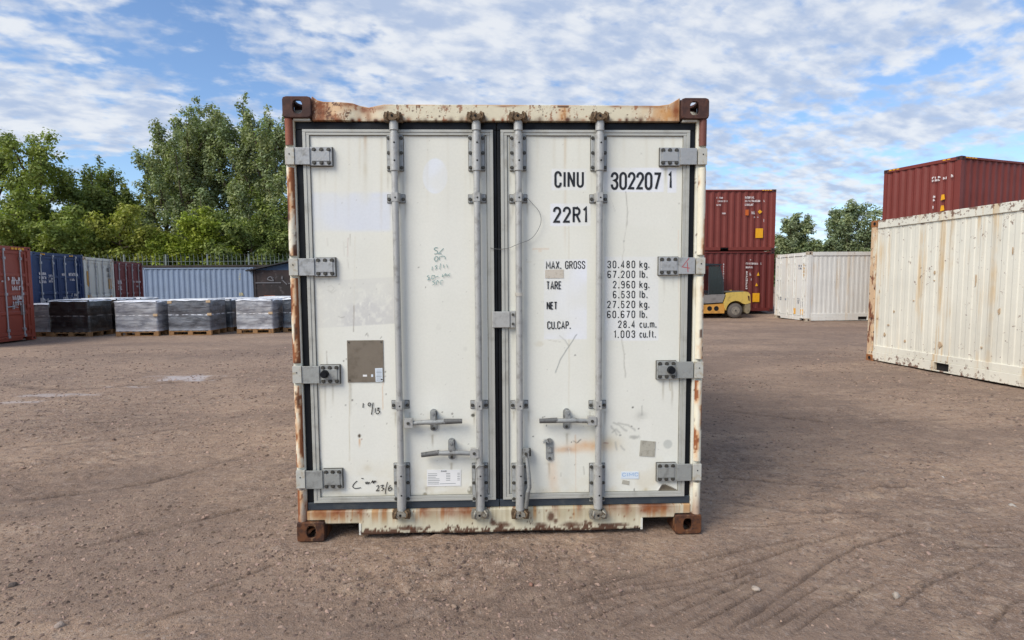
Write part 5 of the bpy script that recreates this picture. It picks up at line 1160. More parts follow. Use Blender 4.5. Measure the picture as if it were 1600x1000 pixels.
# red stack behind the forklift
def stack_cont(x, y, z, rz, lab, grp, mat, cm, faces):
    r = empty('shipping_container', (x, y, z), rz, lab, 'container', grp); L, Wd, H = 6.058, 2.438, 2.591
    cont_frame(r, L, Wd, H, mat, cm); side_sheets(r, L, Wd, H, mat, .278); end_sheet(r, L, Wd, H, mat, True, .22)
    dry_doors(r, L, Wd, H, mat, M_BARG); faces(r); return r
G1_ = 'maroon containers stacked two high behind the forklift'
zb_ = .20
def f_top(r):
    mb = MB(); y = -.012
    marks(mb, 4.72, 5.12, 2.20, 2.34, y, 1, 61, 0, 1); marks(mb, 4.72, 5.40, 2.06, 2.18, y, 1, 62, 0, 1); marks(mb, 5.52, 5.60, 2.06, 2.18, y, 1, 63, 0, 1, .06); marks(mb, 4.72, 5.14, 1.90, 2.03, y, 1, 64, 0, 1)
    marks(mb, 5.02, 5.16, 1.55, 1.72, y, 1, 65, 0, 1); marks(mb, 5.12, 5.18, 1.40, 1.46, y, 1, 66, 0, 1, .05); marks(mb, 5.26, 5.32, 1.40, 1.46, y, 1, 67, 0, 1, .05); marks(mb, 5.54, 5.60, 1.22, 1.40, y, 1, 68, 0, 1, .05)
    marks(mb, 3.5, 3.8, 2.2, 2.3, y, 1, 69); marks(mb, 3.5, 4.0, 2.06, 2.16, y, 1, 70); marks(mb, 3.5, 3.75, 1.9, 2.0, y, 1, 71); marks(mb, 3.75, 3.9, 1.55, 1.65, y, 1, 72)
    mb.build('lettering', M_WT, r)
    mb = MB(); mb.box(5.20, 5.52, -.004, .0, .55, .95); mb.build('yellow_plate', M_YT, r); mb = MB(); mb.prism([(5.36, 1.56), (5.46, 1.65), (5.36, 1.74), (5.26+.01, 1.65)], -.008, -.003, 'y'); mb.build('warning_diamond', M_YT, r)
    mb = MB(); mb.box(4.74, 4.88, -.006, -.002, 1.50, 1.74); mb.build('orange_sticker', M_OT, r)
    mb = MB(); [mb.box(x, x+.07, -.004, .004, 2.535, 2.57) for x in (5.45, 5.56, 5.67, 5.78)]; mb.build('hazard_stripe', M_YT, r)
def f_bot(r):
    mb = MB(); y = -.012
    marks(mb, 4.82, 5.34, 2.02, 2.14, y, 1, 81, 0, 1); marks(mb, 5.46, 5.54, 2.02, 2.14, y, 1, 82, 0, 1, .06); marks(mb, 4.82, 5.12, 1.86, 1.98, y, 1, 83, 0, 1); marks(mb, 5.0, 5.05, 2.2, 2.25, y, 1, 84, 0, 1, .05)
    marks(mb, 4.84, 4.92, .98, 1.76, y, 9, 85, 0, 1, .09); marks(mb, 5.0, 5.12, 1.55, 1.72, y, 1, 86, 0, 1); marks(mb, 5.06, 5.14, 1.34, 1.46, y, 1, 87, 0, 1, .08); marks(mb, 3.84, 3.90, 1.1, 2.1, y, 10, 88, 0, 1, .05)
    mb.build('lettering', M_WT, r)
    mb = MB(); mb.box(5.14, 5.44, -.004, .0, .42, .80); mb.build('yellow_plate', M_YT, r)
    mb = MB(); mb.prism([(5.30, 1.54), (5.42, 1.54), (5.36, 1.70)], -.008, -.003, 'y'); mb.build('warning_triangle', M_YT, r)
    mb = MB(); mb.prism([(5.24, 1.10), (5.36, 1.10), (5.30, 1.24)], -.008, -.003, 'y'); mb.build('warning_triangle', M_YT, r)
sx_ = 12.04-6.058
stack_cont(sx_, 21.15, zb_, 0, 'lower of two stacked maroon containers, directly behind the yellow forklift', G1_, m_mr2, m_cm, f_bot)
stack_cont(sx_, 21.15, zb_+2.60, 0, 'upper of two stacked maroon containers behind the forklift, yellow plate near its right end', G1_, m_mr, m_cm, f_top)
# maroon stack behind the white container on the right
def f_none(r): pass
def f_up(r):
    T = lambda x, y, z: (-y*-1-.0, 2.438-x, z)
    mb = MB(lambda x, y, z: (y, 2.438-x, z)); y = -.010
    marks(mb, 1.62, 1.90, 1.95, 2.12, y, 2, 91, 0, 1, .09); marks(mb, 1.95, 2.10, 1.97, 2.07, y, 1, 92, 0, 1, .08); marks(mb, 2.18, 2.26, 2.0, 2.12, y, 1, 93, 0, 1, .08)
    marks(mb, 1.68, 1.80, 1.35, 1.55, y, 2, 94, 0, 1, .09); marks(mb, 1.68, 1.78, 1.12, 1.25, y, 1, 95, 0, 1, .08); mb.build('lettering', M_WT, r)
    mb = MB(lambda x, y, z: (y, 2.438-x, z)); 
    for z in (1.35, 1.02): mb.prism([(1.90, z), (2.02, z+.02), (2.0, z+.17), (1.92, z+.17)], -.010, -.004, 'y')
    mb.prism([(1.84, .62), (2.0, .64), (1.98, .76), (1.86, .74)], -.010, -.004, 'y'); mb.build('warning_sticker', M_YT, r)
    mb = MB(); [mb.box(x, x+.09, -.004, .004, 2.535, 2.57) for x in (.2, .33, .46, .59)]; mb.build('hazard_stripe', M_YT, r)
    mb = MB(lambda x, y, z: (y, 2.438-x, z)); [mb.box(x, x+.09, -.004, .004, 2.535, 2.57) for x in (.18, .31, .44, 1.9, 2.03)]; mb.build('hazard_stripe', M_YT, r)
G2_ = 'maroon containers stacked behind the long white container on the right'
UX, UY, UR = 13.85, 13.59, R(18)
stack_cont(UX, UY, 0, UR, 'maroon container carrying the upper one, hidden behind the long white container on the right', G2_, m_mr, m_cm, f_none)
stack_cont(UX, UY, 2.595, UR, 'maroon container perched high behind the long white container at the right edge', G2_, m_mr, m_cm, f_up)

# white refrigerated containers on the right
def reefer(x, y, rz, lab, mat, cm, pk=(1.98, 2.34), z=0.0):
    r = empty('refrigerated_container', (x, y, z), rz, lab, 'container', None); L, Wd, H = 6.058, 2.438, 2.591
    mb = MB()
    for y0 in (0, Wd-.06):
        mb.box(.165, L-.165, y0+.004, y0+.055, H-.150, H-.010)
        mb.prism([(y0+.002, .03), (y0+.058, .03), (y0+.058, .19), (y0+.002, .19)], .165, pk[0], 'x') ; mb.box(pk[1], 3.72, y0+.002, y0+.058, .03, .19); mb.box(4.08, L-.165, y0+.002, y0+.058, .03, .19); mb.box(pk[0], 4.08, y0+.003, y0+.057, .172, .1895); mb.box(pk[0], pk[1], y0+.005, y0+.055, .030, .048)
        mb.box(.165, L-.165, y0+(.012 if y0 == 0 else .02), y0+(.04 if y0 == 0 else .048), .191, .30)
    mb.build('side_rail', mat, r, .006)
    mb = MB(); mb.box(pk[0]+.005, pk[1]-.005, .06, Wd-.06, .049, .17); mb.box(3.725, 4.075, .06, Wd-.06, .035, .17); mb.build('fork_pocket', M_DARK, r)
    for yy, s in ((.026, -1), (Wd-.026, 1)):
        mb = MB(); corr_sheet(mb, L-.30, .28, H-.14, yy, .17, .0065, s, .15, 0, (.40, .10)); mb.build('side_panel', mat, r)
    for x0 in (.006, L-.146):
        mb = MB()
        for y0 in (.006, Wd-.126): mb.box(x0, x0+.14, y0, y0+.12, .119, H-.119)
        x0 += .002 if x0 < 1 else .016
        mb.box(x0, x0+.12, .1262, Wd-.1262, H-.14, H-.02); mb.box(x0, x0+.12, .127, .50, .10, .19); mb.box(x0, x0+.12, Wd-.5, Wd-.127, .10, .19); mb.box(x0, x0+.12, .50, Wd-.5, .03, .19)
        mb.build('end_frame', cmat_post, r, .006)
    mb = MB(); mb.box(.12, L-.12, .05, Wd-.05, H-.055, H-.035); mb.build('roof', mat, r)
    mb = MB(); mb.box(.12, L-.12, .07, Wd-.07, .175, .22); mb.build('floor', M_DARK, r)
    for x0 in (0, L-.178):
        for y0 in (0, Wd-.162):
            for z0 in (0, H-.118):
                mb = MB(); mb.box(x0, x0+.178, y0, y0+.162, z0, z0+.118)
                yo = -.0008 if y0 == 0 else Wd+.0008; mb.cyl((x0+.089, yo, z0+.059), (x0+.089, yo+(.02 if y0 == 0 else -.02), z0+.059), .033, 12, 1)
                xo = -.0008 if x0 == 0 else L+.0008; mb.cyl((xo, y0+.081, z0+.059), (xo+(.02 if x0 == 0 else -.02), y0+.081, z0+.059), .029, 12, 1)
                mb.build('corner_casting', [cm, M_HOLE], r, .006)
    for k in range(2):
        y0, y1 = ((.14, Wd/2-.005), (Wd/2+.005, Wd-.14))[k]
        mb = MB(); mb.box(.035, .10, y0, y1, .20, H-.15); d = mb.build('door', mat, r, .008)
        for f in (.2, .78):
            yb = y0+(y1-y0)*f; mb = MB(); mb.cyl((.012, yb, .12), (.012, yb, H-.08), .019, 10)
            for z_ in (.32, .9, 1.6, H-.35): mb.box(.0, .034, yb-.04, yb+.04, z_-.06, z_+.06)
            mb.build('locking_bar', mat, d)
        for z_ in (.4, 1.0, 1.6, 2.15):
            s = (y0 if k == 0 else y1); mb = MB(); mb.box(.010, .034, s-.08, s+.08, z_-.05, z_+.05); mb.build('hinge', mat, d, .004)
    mb = MB(); mb.box(L-.10, L-.02, .14, Wd-.14, .2, H-.15); mb.build('machinery_end', mat, r, .008)
    return r
def post_rust(k=.8):
    m, n, b, oo = newmat('rusted_white_post'); t = n.new('ShaderNodeTexCoord').outputs['Object']
    a = n.noise(n.mapv(t, (6, 6, 2.2)), 1, 6, .62); c = n.mix(n.ss(a, .36, .50, 0, k), lin(216, 206, 182), lin(196, 140, 78)); c = n.mix(n.ss(n.noise(n.mapv(t, (9, 9, 3), (4, 4, 4)), 1, 6, .66), .52, .62), c, lin(120, 70, 42)); c = n.mix(n.ss(n.noise(t, 16, 5), .60, .66), c, lin(62, 42, 36))
    n.put(b.inputs['Base Color'], c); b.inputs['Roughness'].default_value = .65; return m
cmat_post = post_rust(.55)
rw_ = reefer(6.98, 7.22, R(-86.0)+0, 'long cream white refrigerated container streaked with rust, side on at the right edge', m_rw, simple('casting_orange_rust', lin(150, 96, 52), .7, 0, .4, 14, .3, 60, col2=lin(80, 52, 38)), (1.54, 1.82), .03)
M_PATCH = simple('brown_scab', lin(186, 162, 132), .8, 0, .4, 30, .3, 60, col2=lin(142, 112, 84))
rq = random.Random(77)
for (t_, z_, a_, b_) in ((1.62, .46, .045, .06), (1.45, 1.62, .018, .03), (.42, .52, .02, .035), (2.35, .50, .015, .02), (.25, 1.3, .006, .03), (2.2, 1.5, .007, .10), (.9, .45, .02, .03), (1.45, 1.49, .012, .012), (2.75, 1.9, .006, .07), (3.1, .6, .02, .03), (.62, .95, .012, .03), (1.05, 1.15, .015, .015), (2.6, 1.05, .02, .05), (.5, .7, .03, .02)):
    mb = MB(); pts = [(t_+a_*math.cos(q)*rq.uniform(.55, 1.15), z_+b_*math.sin(q)*rq.uniform(.55, 1.15)) for q in [k*math.pi/7 for k in range(14)]]
    mb.prism(pts, .0145, .024, 'y'); mb.build('rust_patch', M_PATCH, rw_)
cmat_post = m_mw
rr_ = reefer(11.62, 17.75, R(.3), 'chalk white refrigerated container, door end towards the forklift, beyond the nearer cream one', m_mw, m_cw)
mb = MB(lambda x, y, z: (y+.034, 2.438-x, z))
marks(mb, 1.75, 2.0, 1.95, 2.15, -.003, 2, 101, 0, 1, .08); marks(mb, .25, .5, .75, .9, -.003, 2, 103, 0, 1, .07); marks(mb, .8, .92, .75, .87, -.003, 1, 104, 0, 1, .06); marks(mb, 1.72, 1.9, .65, .88, -.003, 3, 105, 0, 1, .06); marks(mb, 1.98, 2.15, .5, .75, -.003, 4, 106, 0, 1, .05)
marks(mb, .6, .64, 1.4, 1.52, -.003, 1, 107, 0, 1, .05); marks(mb, .88, .9, 1.35, 1.6, -.003, 2, 108, 0, 1, .05)
mb.build('lettering', simple('worn_dark_print', lin(110, 116, 130), .7), rr_)
mb = MB(lambda x, y, z: (y+.034, 2.438-x, z)); marks(mb, 2.02, 2.16, 1.55, 2.2, -.003, 5, 110, 0, 1, .09); mb.build('ochre_lettering', simple('ochre_print', lin(196, 160, 110), .7), rr_)
mb = MB(lambda x, y, z: (y+.033, 2.438-x, z)); mb.box(1.42, 1.62, -.004, 0, .24, .46); mb.box(1.95, 2.15, -.004, 0, .24, .44); mb.build('orange_plate', simple('orange_plate_paint', lin(226, 170, 70), .5), rr_)

# ------------------------------------------------------------------ wrapped pallets
M_WOOD = simple('pallet_wood', lin(150, 112, 72), .75, 0, .3, 8, .3, 60, col2=lin(98, 72, 48))
M_BOARD = simple('tan_board', lin(190, 164, 130), .7, 0, .3, 20)
def wrapmat(name, c1, c2, c3, rough=.30):
    m, n, b, oo = newmat(name); t = n.new('ShaderNodeTexCoord').outputs['Object']
    st = n.noise(n.mapv(t, (1.4, 1.4, 10)), 1.2, 7, .66, .6); k = n.noise(t, 3, 4)
    c = n.mix(n.ss(st, .40, .58), c1, c2); c = n.mix(n.ss(n.noise(n.mapv(t, (2.0, 2.0, 15), (4, 2, 0)), 1.5, 6, .7, .8), .60, .72), c, c3); c = n.mix(n.ss(k, .5, .7, 0, .4), c, c1); sz = n.new('ShaderNodeSeparateXYZ', {0: t}).outputs[2]
    zw = n.math('ADD', sz, n.math('MULTIPLY', n.math('SUBTRACT', k, .5), .05)); bd = n.ss(n.math('ABSOLUTE', n.math('SUBTRACT', zw, .62)), .022, .006); c = n.mix(n.math('MULTIPLY', bd, n.ss(n.noise(t, 5, 4), .42, .55)), c, tuple(min(.75, x*1.5+.06) for x in c3)); c = n.mix(n.ss(zw, .30, .16, 0, .5), c, c3)  # film highlights and the gathered mid seam are put into the colour
    n.put(b.inputs['Base Color'], c); b.inputs['Roughness'].default_value = rough; b.inputs['Specular IOR Level'].default_value = .6; b.inputs['Coat Weight'].default_value = .25; b.inputs['Coat Roughness'].default_value = .2
    bp = n.new('ShaderNodeBump', {'Strength': .8, 'Distance': .02}); n.put(bp.inputs['Height'], n.math('ADD', st, n.math('MULTIPLY', n.noise(t, 9, 5, .6, .6), .8))); n.put(b.inputs['Normal'], bp.outputs[0]); return m
WM = {'black': wrapmat('black_stretch_film', lin(22, 21, 22), lin(46, 41, 38), lin(92, 86, 82)), 'grey': wrapmat('grey_stretch_film', lin(168, 168, 170), lin(118, 118, 124), lin(228, 228, 232)),
      'dark': wrapmat('dark_grey_stretch_film', lin(104, 106, 112), lin(66, 68, 74), lin(168, 172, 180)), 'slate': wrapmat('slate_stretch_film', lin(70, 76, 84), lin(50, 54, 62), lin(150, 156, 162)), 'pale': wrapmat('pale_stretch_film', lin(150, 150, 154), lin(120, 122, 128), lin(200, 204, 210))}
M_SHEET = simple('white_top_sheet', lin(228, 230, 234), .35, 0, .15, 5, .2, 20, col2=lin(196, 200, 206))
def pallet(x, y, wd, dp, h, kind, lab, rz=0, grp='wrapped pallets lined up at the back left of the yard', seed=1, deform=.045):
    z = float(np.min(ghm(np.array([x, x+wd]), np.array([y, y+dp]))))-.004; r = empty('wrapped_pallet', (x, y, z), rz, lab, 'pallet', grp)
    mb = MB()
    for k in range(3):
        yy = (0, dp/2-.05, dp-.10)[k]
        mb.box(0, wd, yy, yy+.10, 0, .020); mb.box(0, wd, yy, yy+.10, .1055, .125)
        for q in range(3): xx = (0, wd/2-.07, wd-.145)[q]; mb.box(xx+.001, xx+.144, yy+.001, yy+.099, .0205, .105)
    for k in range(7): xx = k*(wd-.09)/6; mb.box(xx, xx+.09, 0, dp, .1255, .144)
    mb.build('wooden_pallet', M_WOOD, r)
    nx, ny, nz = 22, 18, 22; rr = np.random.RandomState(seed)
    # closed wrapped block: side skin + top
    per = []; 
    for i in range(nx): per.append((i/nx*wd, 0, 0, -1))
    for i in range(ny): per.append((wd, i/ny*dp, 1, 0))
    for i in range(nx): per.append((wd-i/nx*wd, dp, 0, 1))
    for i in range(ny): per.append((0, dp-i/ny*dp, -1, 0))
    per = np.array(per); n = len(per); K = np.linspace(0, 1, nz); s = np.arange(n)
    Zz = .146+(h-.146)*K
    bul = .010*np.sin(K*math.pi*2)**2
    off = deform*(fbm(s[None]*.33+seed*9, K[:, None]*5, 1.0, 4, seed)-.5)+bul[:, None]-.012*np.exp(-((K-.5)/.03)**2)[:, None]-.02*sst(K, .96, 1)[:, None]+.03*(1-sst(K, 0, .08))[:, None]*(fbm(s[None]*.5, K[:, None]*0, 1, 2, seed+3)-.3)
    X = per[:, 0][None]+per[:, 2][None]*off; Y = per[:, 1][None]+per[:, 3][None]*off
    cxx, cyy = wd/2, dp/2; sh = 1-.012
    X = cxx+(X-cxx)*sh; Y = cyy+(Y-cyy)*sh; Zg = Zz[:, None]+0*X
    Vv = np.stack([X.ravel(), Y.ravel(), Zg.ravel()], -1); idx = np.arange(nz*n).reshape(nz, n); a = idx[:-1]; b_ = idx[1:]
    Q = np.stack([a.ravel(), np.roll(a, -1, 1).ravel(), np.roll(b_, -1, 1).ravel(), b_.ravel()], -1)
    np_mesh('wrapped_load', Vv, Q, WM[kind], r, True)
    if kind in ('dark', 'grey'):
        for (cx_, cz_) in ((.0, h-.12), (wd-.12, h-.10), (wd-.10, h*.55)) if kind == 'dark' else ((wd-.13, h*.56),):
            mc = MB(); mc.box(cx_, cx_+.13, -.016, .012, cz_, cz_+.075); mc.build('corner_board', M_BOARD, r, .006)
    gx_, gy_ = np.meshgrid(np.linspace(-.015, wd+.015, 20), np.linspace(-.015, dp+.015, 16)); e = np.minimum(np.minimum(gx_+.015, wd+.015-gx_), np.minimum(gy_+.015, dp+.015-gy_))
    zz = h+.004+.018*fbm(gx_*3+seed, gy_*3, 1, 3, seed+9)*sst(e, 0, .1)-.045*(1-sst(e, 0, .02))*(.4+fbm(gx_*4, gy_*4, 1, 2, seed+4))
    Vv = np.stack([gx_.ravel(), gy_.ravel(), zz.ravel()], -1); ix = np.arange(20*16).reshape(16, 20); a = ix[:-1, :-1].ravel()
    np_mesh('top_sheet', Vv, np.stack([a, a+1, a+21, a+20], -1), M_SHEET, r, True)
    return r
pallet(-13.08, 14.08, 1.16, 1.02, 1.09, 'black', 'black wrapped pallet nearest the orange red container, front of its file', seed=3)
pallet(-13.04, 15.3, 1.16, 1.0, 1.11, 'black', 'black wrapped pallet directly behind the front black one', seed=4)
pallet(-13.00, 16.5, 1.16, 1.0, 1.11, 'black', 'black wrapped pallet third in its file, rearmost of the black ones', seed=14)
pallet(-13.95, 14.3, .72, .62, .98, 'pale', 'small pale wrapped pallet squeezed between the orange red container and the black pallets', seed=5)
pallet(-11.27, 14.2, 1.25, 1.0, 1.05, 'grey', 'light grey wrapped pallet just right of the black ones', seed=6)
pallet(-11.22, 15.5, 1.24, 1.0, 1.04, 'slate', 'slate wrapped pallet behind the light grey one next to the black file', seed=7)
pallet(-9.80, 14.35, 1.26, 1.02, 1.08, 'dark', 'dark grey wrapped pallet in the middle of the front line, before the grey blue container', seed=8)
pallet(-9.74, 15.65, 1.25, 1.0, 1.06, 'slate', 'slate wrapped pallet second in the middle file', seed=9)
pallet(-9.68, 16.9, 1.25, 1.0, 1.06, 'slate', 'slate wrapped pallet at the back of the middle file', seed=10)
pallet(-7.98, 14.8, 1.12, 1.05, 1.06, 'grey', 'grey wrapped pallet right of the gap, closest to the big white container', seed=11)
pallet(-6.70, 15.2, 1.15, 1.0, 1.07, 'slate', 'slate wrapped pallet half hidden behind the left post of the big white container', seed=12)
pallet(-7.86, 16.2, 1.10, 1.0, 1.10, 'pale', 'pale wrapped pallet behind the grey one right of the gap', seed=13)

# ------------------------------------------------------------------ shed and fence at the back left
sh = empty('shed', (-13.30, 29.4, -.14), 0, 'dark shed with faint graffiti and blue gable, right of the grey blue container', 'shed')
m_sh, n, b, oo = newmat('sooty_board'); t = n.new('ShaderNodeTexCoord').outputs['Object']
c = n.mix(n.ss(n.noise(t, 1.1, 5, .6), .4, .65), lin(36, 30, 30), lin(54, 40, 38)); c = n.mix(n.ss(n.noise(n.mapv(t, (3, 3, 3), (3, 3, 3)), 1, 5, .6), .55, .68, 0, .5), c, lin(104, 98, 98)); n.put(b.inputs['Base Color'], c); b.inputs['Roughness'].default_value = .7
mb = MB(); mb.box(0, 8.6, 0, 3.0, 0, 2.42); 
for k in range(5): mb.box(.02+k*2.1, .12+k*2.1, -.03, -.001, .01, 2.40)
mb.build('wall', m_sh, sh)
mb = MB(); mb.prism([(-.0, 2.4205), (8.6, 2.4205), (4.3, 3.30)], .02, 2.98, 'y'); mb.build('gable', simple('blue_sheet', lin(52, 74, 100), .6, 0, .3, 3, col2=lin(50, 70, 98)), sh)
mb = MB(); mb.prism([(-.35, 2.36), (4.3, 3.36), (8.95, 2.36), (8.95, 2.42), (4.3, 3.43), (-.35, 2.42)], -.25, 3.2, 'y'); mb.build('roof', simple('dark_roof', lin(44, 44, 46), .7), sh)
mb = MB()
rr = random.Random(12)
for k, (cx, cz, w_, h_) in enumerate(((1.0, 1.95, .4, .28), (1.7, 1.85, .3, .4), (2.3, 1.9, .3, .3), (.8, 1.72, 1.4, .02), (2.3, 1.68, .8, .02), (2.4, 1.05, .5, .15))):
    pts = cr([(cx+rr.uniform(-w_, w_)*.6, cz+rr.uniform(-h_, h_)*.6) for q in range(6)], 4) if h_ > .05 else [(cx-w_/2, cz), (cx+w_/2, cz)]
    mb.ribbon(pts, .05, -.032-.001*k)
mb.build('graffiti', simple('grey_spray', lin(112, 112, 116), .7), sh)
mb = MB()
for k, (cx, cz) in enumerate(((.9, .62), (1.1, .58), (1.35, .6), (1.65, .6), (1.85, .58))):
    mb.ribbon(cr([(cx-.09, cz), (cx, cz+.13), (cx+.07, cz-.05), (cx-.04, cz-.12), (cx+.10, cz-.02)], 4), .05, -.04-.001*k)
mb.build('graffiti', simple('pale_spray', lin(150, 146, 112), .7), sh)
mb = MB(); mb.ribbon([(.55, 1.0), (1.15, 1.0)], .03, -.045); mb.build('orange_stripe', simple('orange_spray', lin(168, 104, 70), .7), sh)
fn = empty('security_fence', (-30, 32.9, -.15), 0, 'dark concrete wall topped with upright steel spikes, running behind the containers on the left', 'fence')
m_fw = simple('grimy_concrete', lin(66, 58, 52), .85, 0, .3, 2, .3, 20, col2=lin(44, 40, 36))
mb = MB()
for k in range(13): mb.box(k*2.5, k*2.5+2.47, 0, .14, 0, 2.74)
mb.build('wall', m_fw, fn)
mb = MB(); mb.box(0, 32.5, -.03, .17, 2.74, 2.84); mb.build('coping', m_fw, fn)
m_fs = simple('grey_steel_spike', lin(120, 128, 122), .6, .1, .3, 10)
for k in range(14):
    mb = MB(); mb.box(k*2.5-.04, k*2.5+.04, .03, .11, 2.8405, 3.5); mb.build('fence_post', m_fs, fn)
mb = MB(); rr = random.Random(8)
for k in range(126):
    x = .12+k*.257; ln = rr.uniform(.0, .08); mb.tube([(x, .07, 2.842), (x, .07, 3.3+ln), (x, -.02, 3.5+ln)], [.020, .018, .006], 5)
mb.box(.05, 32.4, .060, .066, 3.06, 3.08)
mb.build('spikes', m_fs, fn)

# ------------------------------------------------------------------ forklift
FX, FY = 9.88, 19.92
fk = empty('forklift', (FX, FY, float(ghm(FX, FY))), 0, 'yellow forklift with dark cab, half hidden by the big white container', 'forklift')
m_y = simple('yellow_paint', lin(196, 168, 84), .6, 0, .3, 5, col2=lin(150, 124, 70)); m_oy = simple('orange_yellow_paint', lin(196, 142, 62), .55, 0, .3, 4, col2=lin(150, 104, 52)); m_gp = simple('grey_panel', lin(128, 124, 120), .5, 0, .2, 4)
m_bk = simple('black_frame', lin(36, 42, 48), .5, 0, .2, 4); m_tn = simple('dirty_bumper', lin(128, 116, 92), .7, 0, .4, 6); m_ty = simple('dusty_tyre', lin(92, 86, 80), .85, 0, .3, 12, .3, 50); m_rim = simple('dusty_rim', lin(134, 126, 114), .7, 0, .3, 12)
A = lambda a: (.0+.40*math.cos(R(a)), .31+.40*math.sin(R(a)))
arcp = [A(a) for a in range(12, 181, 12)]
mb = MB(); mb.prism([(-.44, .38), (-.50, .62), (-.36, 1.03), (-.1, 1.06), (.42, 1.08), (.52, 1.05), (.585, .96), (.61, .62), (.41, .56)]+[p for p in arcp if p[1] > .56 or p[0] < 0][0:], 0, 1.2, 'y'); mb.build('counterweight', m_y, fk, .03, 3)
mb = MB(); mb.prism([(.61, .60), (.62, .34), (.56, .20), (.46, .18), (.40, .24), (.395, .40), (.40, .56), (.42, .565)], .02, 1.18, 'y'); mb.build('rear_bumper', m_tn, fk, .02)
mb = MB(); mb.prism([(-2.25, .20), (-.45, .20), (-.43, .40), (-.50, .60), (-1.2, .56), (-2.25, .52)], .06, 1.14, 'y'); mb.build('chassis', m_oy, fk, .02)
mb = MB()
for xx in (-.78, -1.06): mb.cyl((xx, .062, .40), (xx, .056, .40), .10, 16)
mb.build('step_holes', M_HOLE, fk)
mb = MB(); mb.prism([(-2.2, .57), (-1.2, .61), (-.54, .65), (-.42, .98), (-.95, .97), (-1.4, .90), (-2.2, .70)], .03, 1.17, 'y'); mb.build('side_cowl', m_gp, fk, .02)
mb = MB(); mb.box(-.55, .38, .12, 1.08, 1.04, 1.11); mb.build('hood', simple('dark_hood', lin(82, 80, 76), .6), fk, .03)
mb = MB()
for yy in (.10, 1.04): mb.tube([(-.48, yy+.03, .98), (-.50, yy+.03, 1.5), (-.66, yy+.03, 2.16)], .035, 8); mb.tube([(-1.75, yy+.03, .80), (-1.62, yy+.03, 1.6), (-1.5, yy+.03, 2.16)], .035, 8); mb.tube([(-1.08, yy+.03, .95), (-1.08, yy+.03, 2.16)], .022, 8)
mb.prism([(-1.62, 2.15), (-.58, 2.15), (-.56, 2.21), (-1.60, 2.25)], .08, 1.12, 'y'); mb.build('overhead_guard', m_bk, fk, .01)
mb = MB(); mb.box(-.82, -.98+.4, .35, .85, .98, 1.12); mb.prism([(-.62, 1.1), (-.50, 1.12), (-.58, 1.66), (-.68, 1.64)], .36, .84, 'y'); mb.prism([(-1.1, 1.0), (-.62, .99), (-.62, 1.12), (-1.1, 1.14)], .36, .84, 'y'); mb.build('seat', m_bk, fk, .02)
mg, n, b, oo = newmat('tinted_glass'); b.inputs['Base Color'].default_value = (*lin(40, 50, 52), 1); b.inputs['Alpha'].default_value = .85; b.inputs['Roughness'].default_value = .08
mb = MB(); mb.prism([(-1.06, .98), (-.52, 1.0), (-.53, 1.5), (-.68, 2.12), (-1.06, 2.13)], .118, .124, 'y'); mb.build('cab_window', mg, fk)
mb = MB(); 
for yy in (.28, .86): mb.box(-2.36, -2.26, yy, yy+.07, .12, 2.1)
mb.box(-2.35, -2.27, .351, .859, 2.0, 2.09); mb.box(-2.35, -2.27, .351, .859, .9, .98); mb.build('mast', m_bk, fk, .006)
mb = MB(); mb.box(-2.42, -2.365, .15, 1.05, .18, .26); mb.box(-2.42, -2.365, .15, 1.05, .50, .58); mb.build('fork_carriage', m_bk, fk)
for yy in (.30, .78):
    mb = MB(); mb.box(-2.47, -2.425, yy, yy+.11, .06, .62); mb.box(-3.5, -2.472, yy, yy+.11, .06, .095); mb.build('fork', m_bk, fk, .004)
for (wx, wr) in ((0, .31), (-1.72, .36)):
    for yy, s in ((.0, 1), (1.2, -1)):
        mb = MB(); y0, y1 = (yy+.02*s, yy+.24*s); N_ = 28
        mb.tube([(wx, y0, wr), (wx, y0+.015*s, wr), (wx, y0+.05*s, wr), (wx, y1-.05*s, wr), (wx, y1, wr)], [wr*.60, wr*.88, wr, wr, wr*.9], N_)
        wh = mb.build('wheel', m_ty, fk)
        mb = MB(); mb.cyl((wx, y0-.006*s, wr), (wx, y0+.01*s, wr), wr*.55, 22); mb.cyl((wx, y0-.02*s, wr), (wx, y0-.0065*s, wr), wr*.25, 14); mb.cyl((wx, y0-.03*s, wr), (wx, y0-.021*s, wr), wr*.12, 10, 1)
        for k in range(6): mb.cyl((wx+wr*.4*math.cos(k*1.047), y0-.016*s, wr+wr*.4*math.sin(k*1.047)), (wx+wr*.4*math.cos(k*1.047), y0-.0065*s, wr+wr*.4*math.sin(k*1.047)), .012, 6, 1)
        mb.build('rim', [m_rim, M_BOLT], wh)
for yy in (.012, 1.188):
    mb = MB(); s = -1 if yy < .5 else 1; mb.prism([(.48, .92), (.55, .90), (.56, .70), (.52, .72)], yy+s*.005, yy+s*.028, 'y'); mb.build('tail_light', simple('dark_red_lens', lin(70, 30, 26), .3), fk, .003)
mb = MB(); mb.cyl((.0, .55, 1.11), (.0, .55, 1.15), .05, 12); mb.build('filler_cap', m_oy, fk)

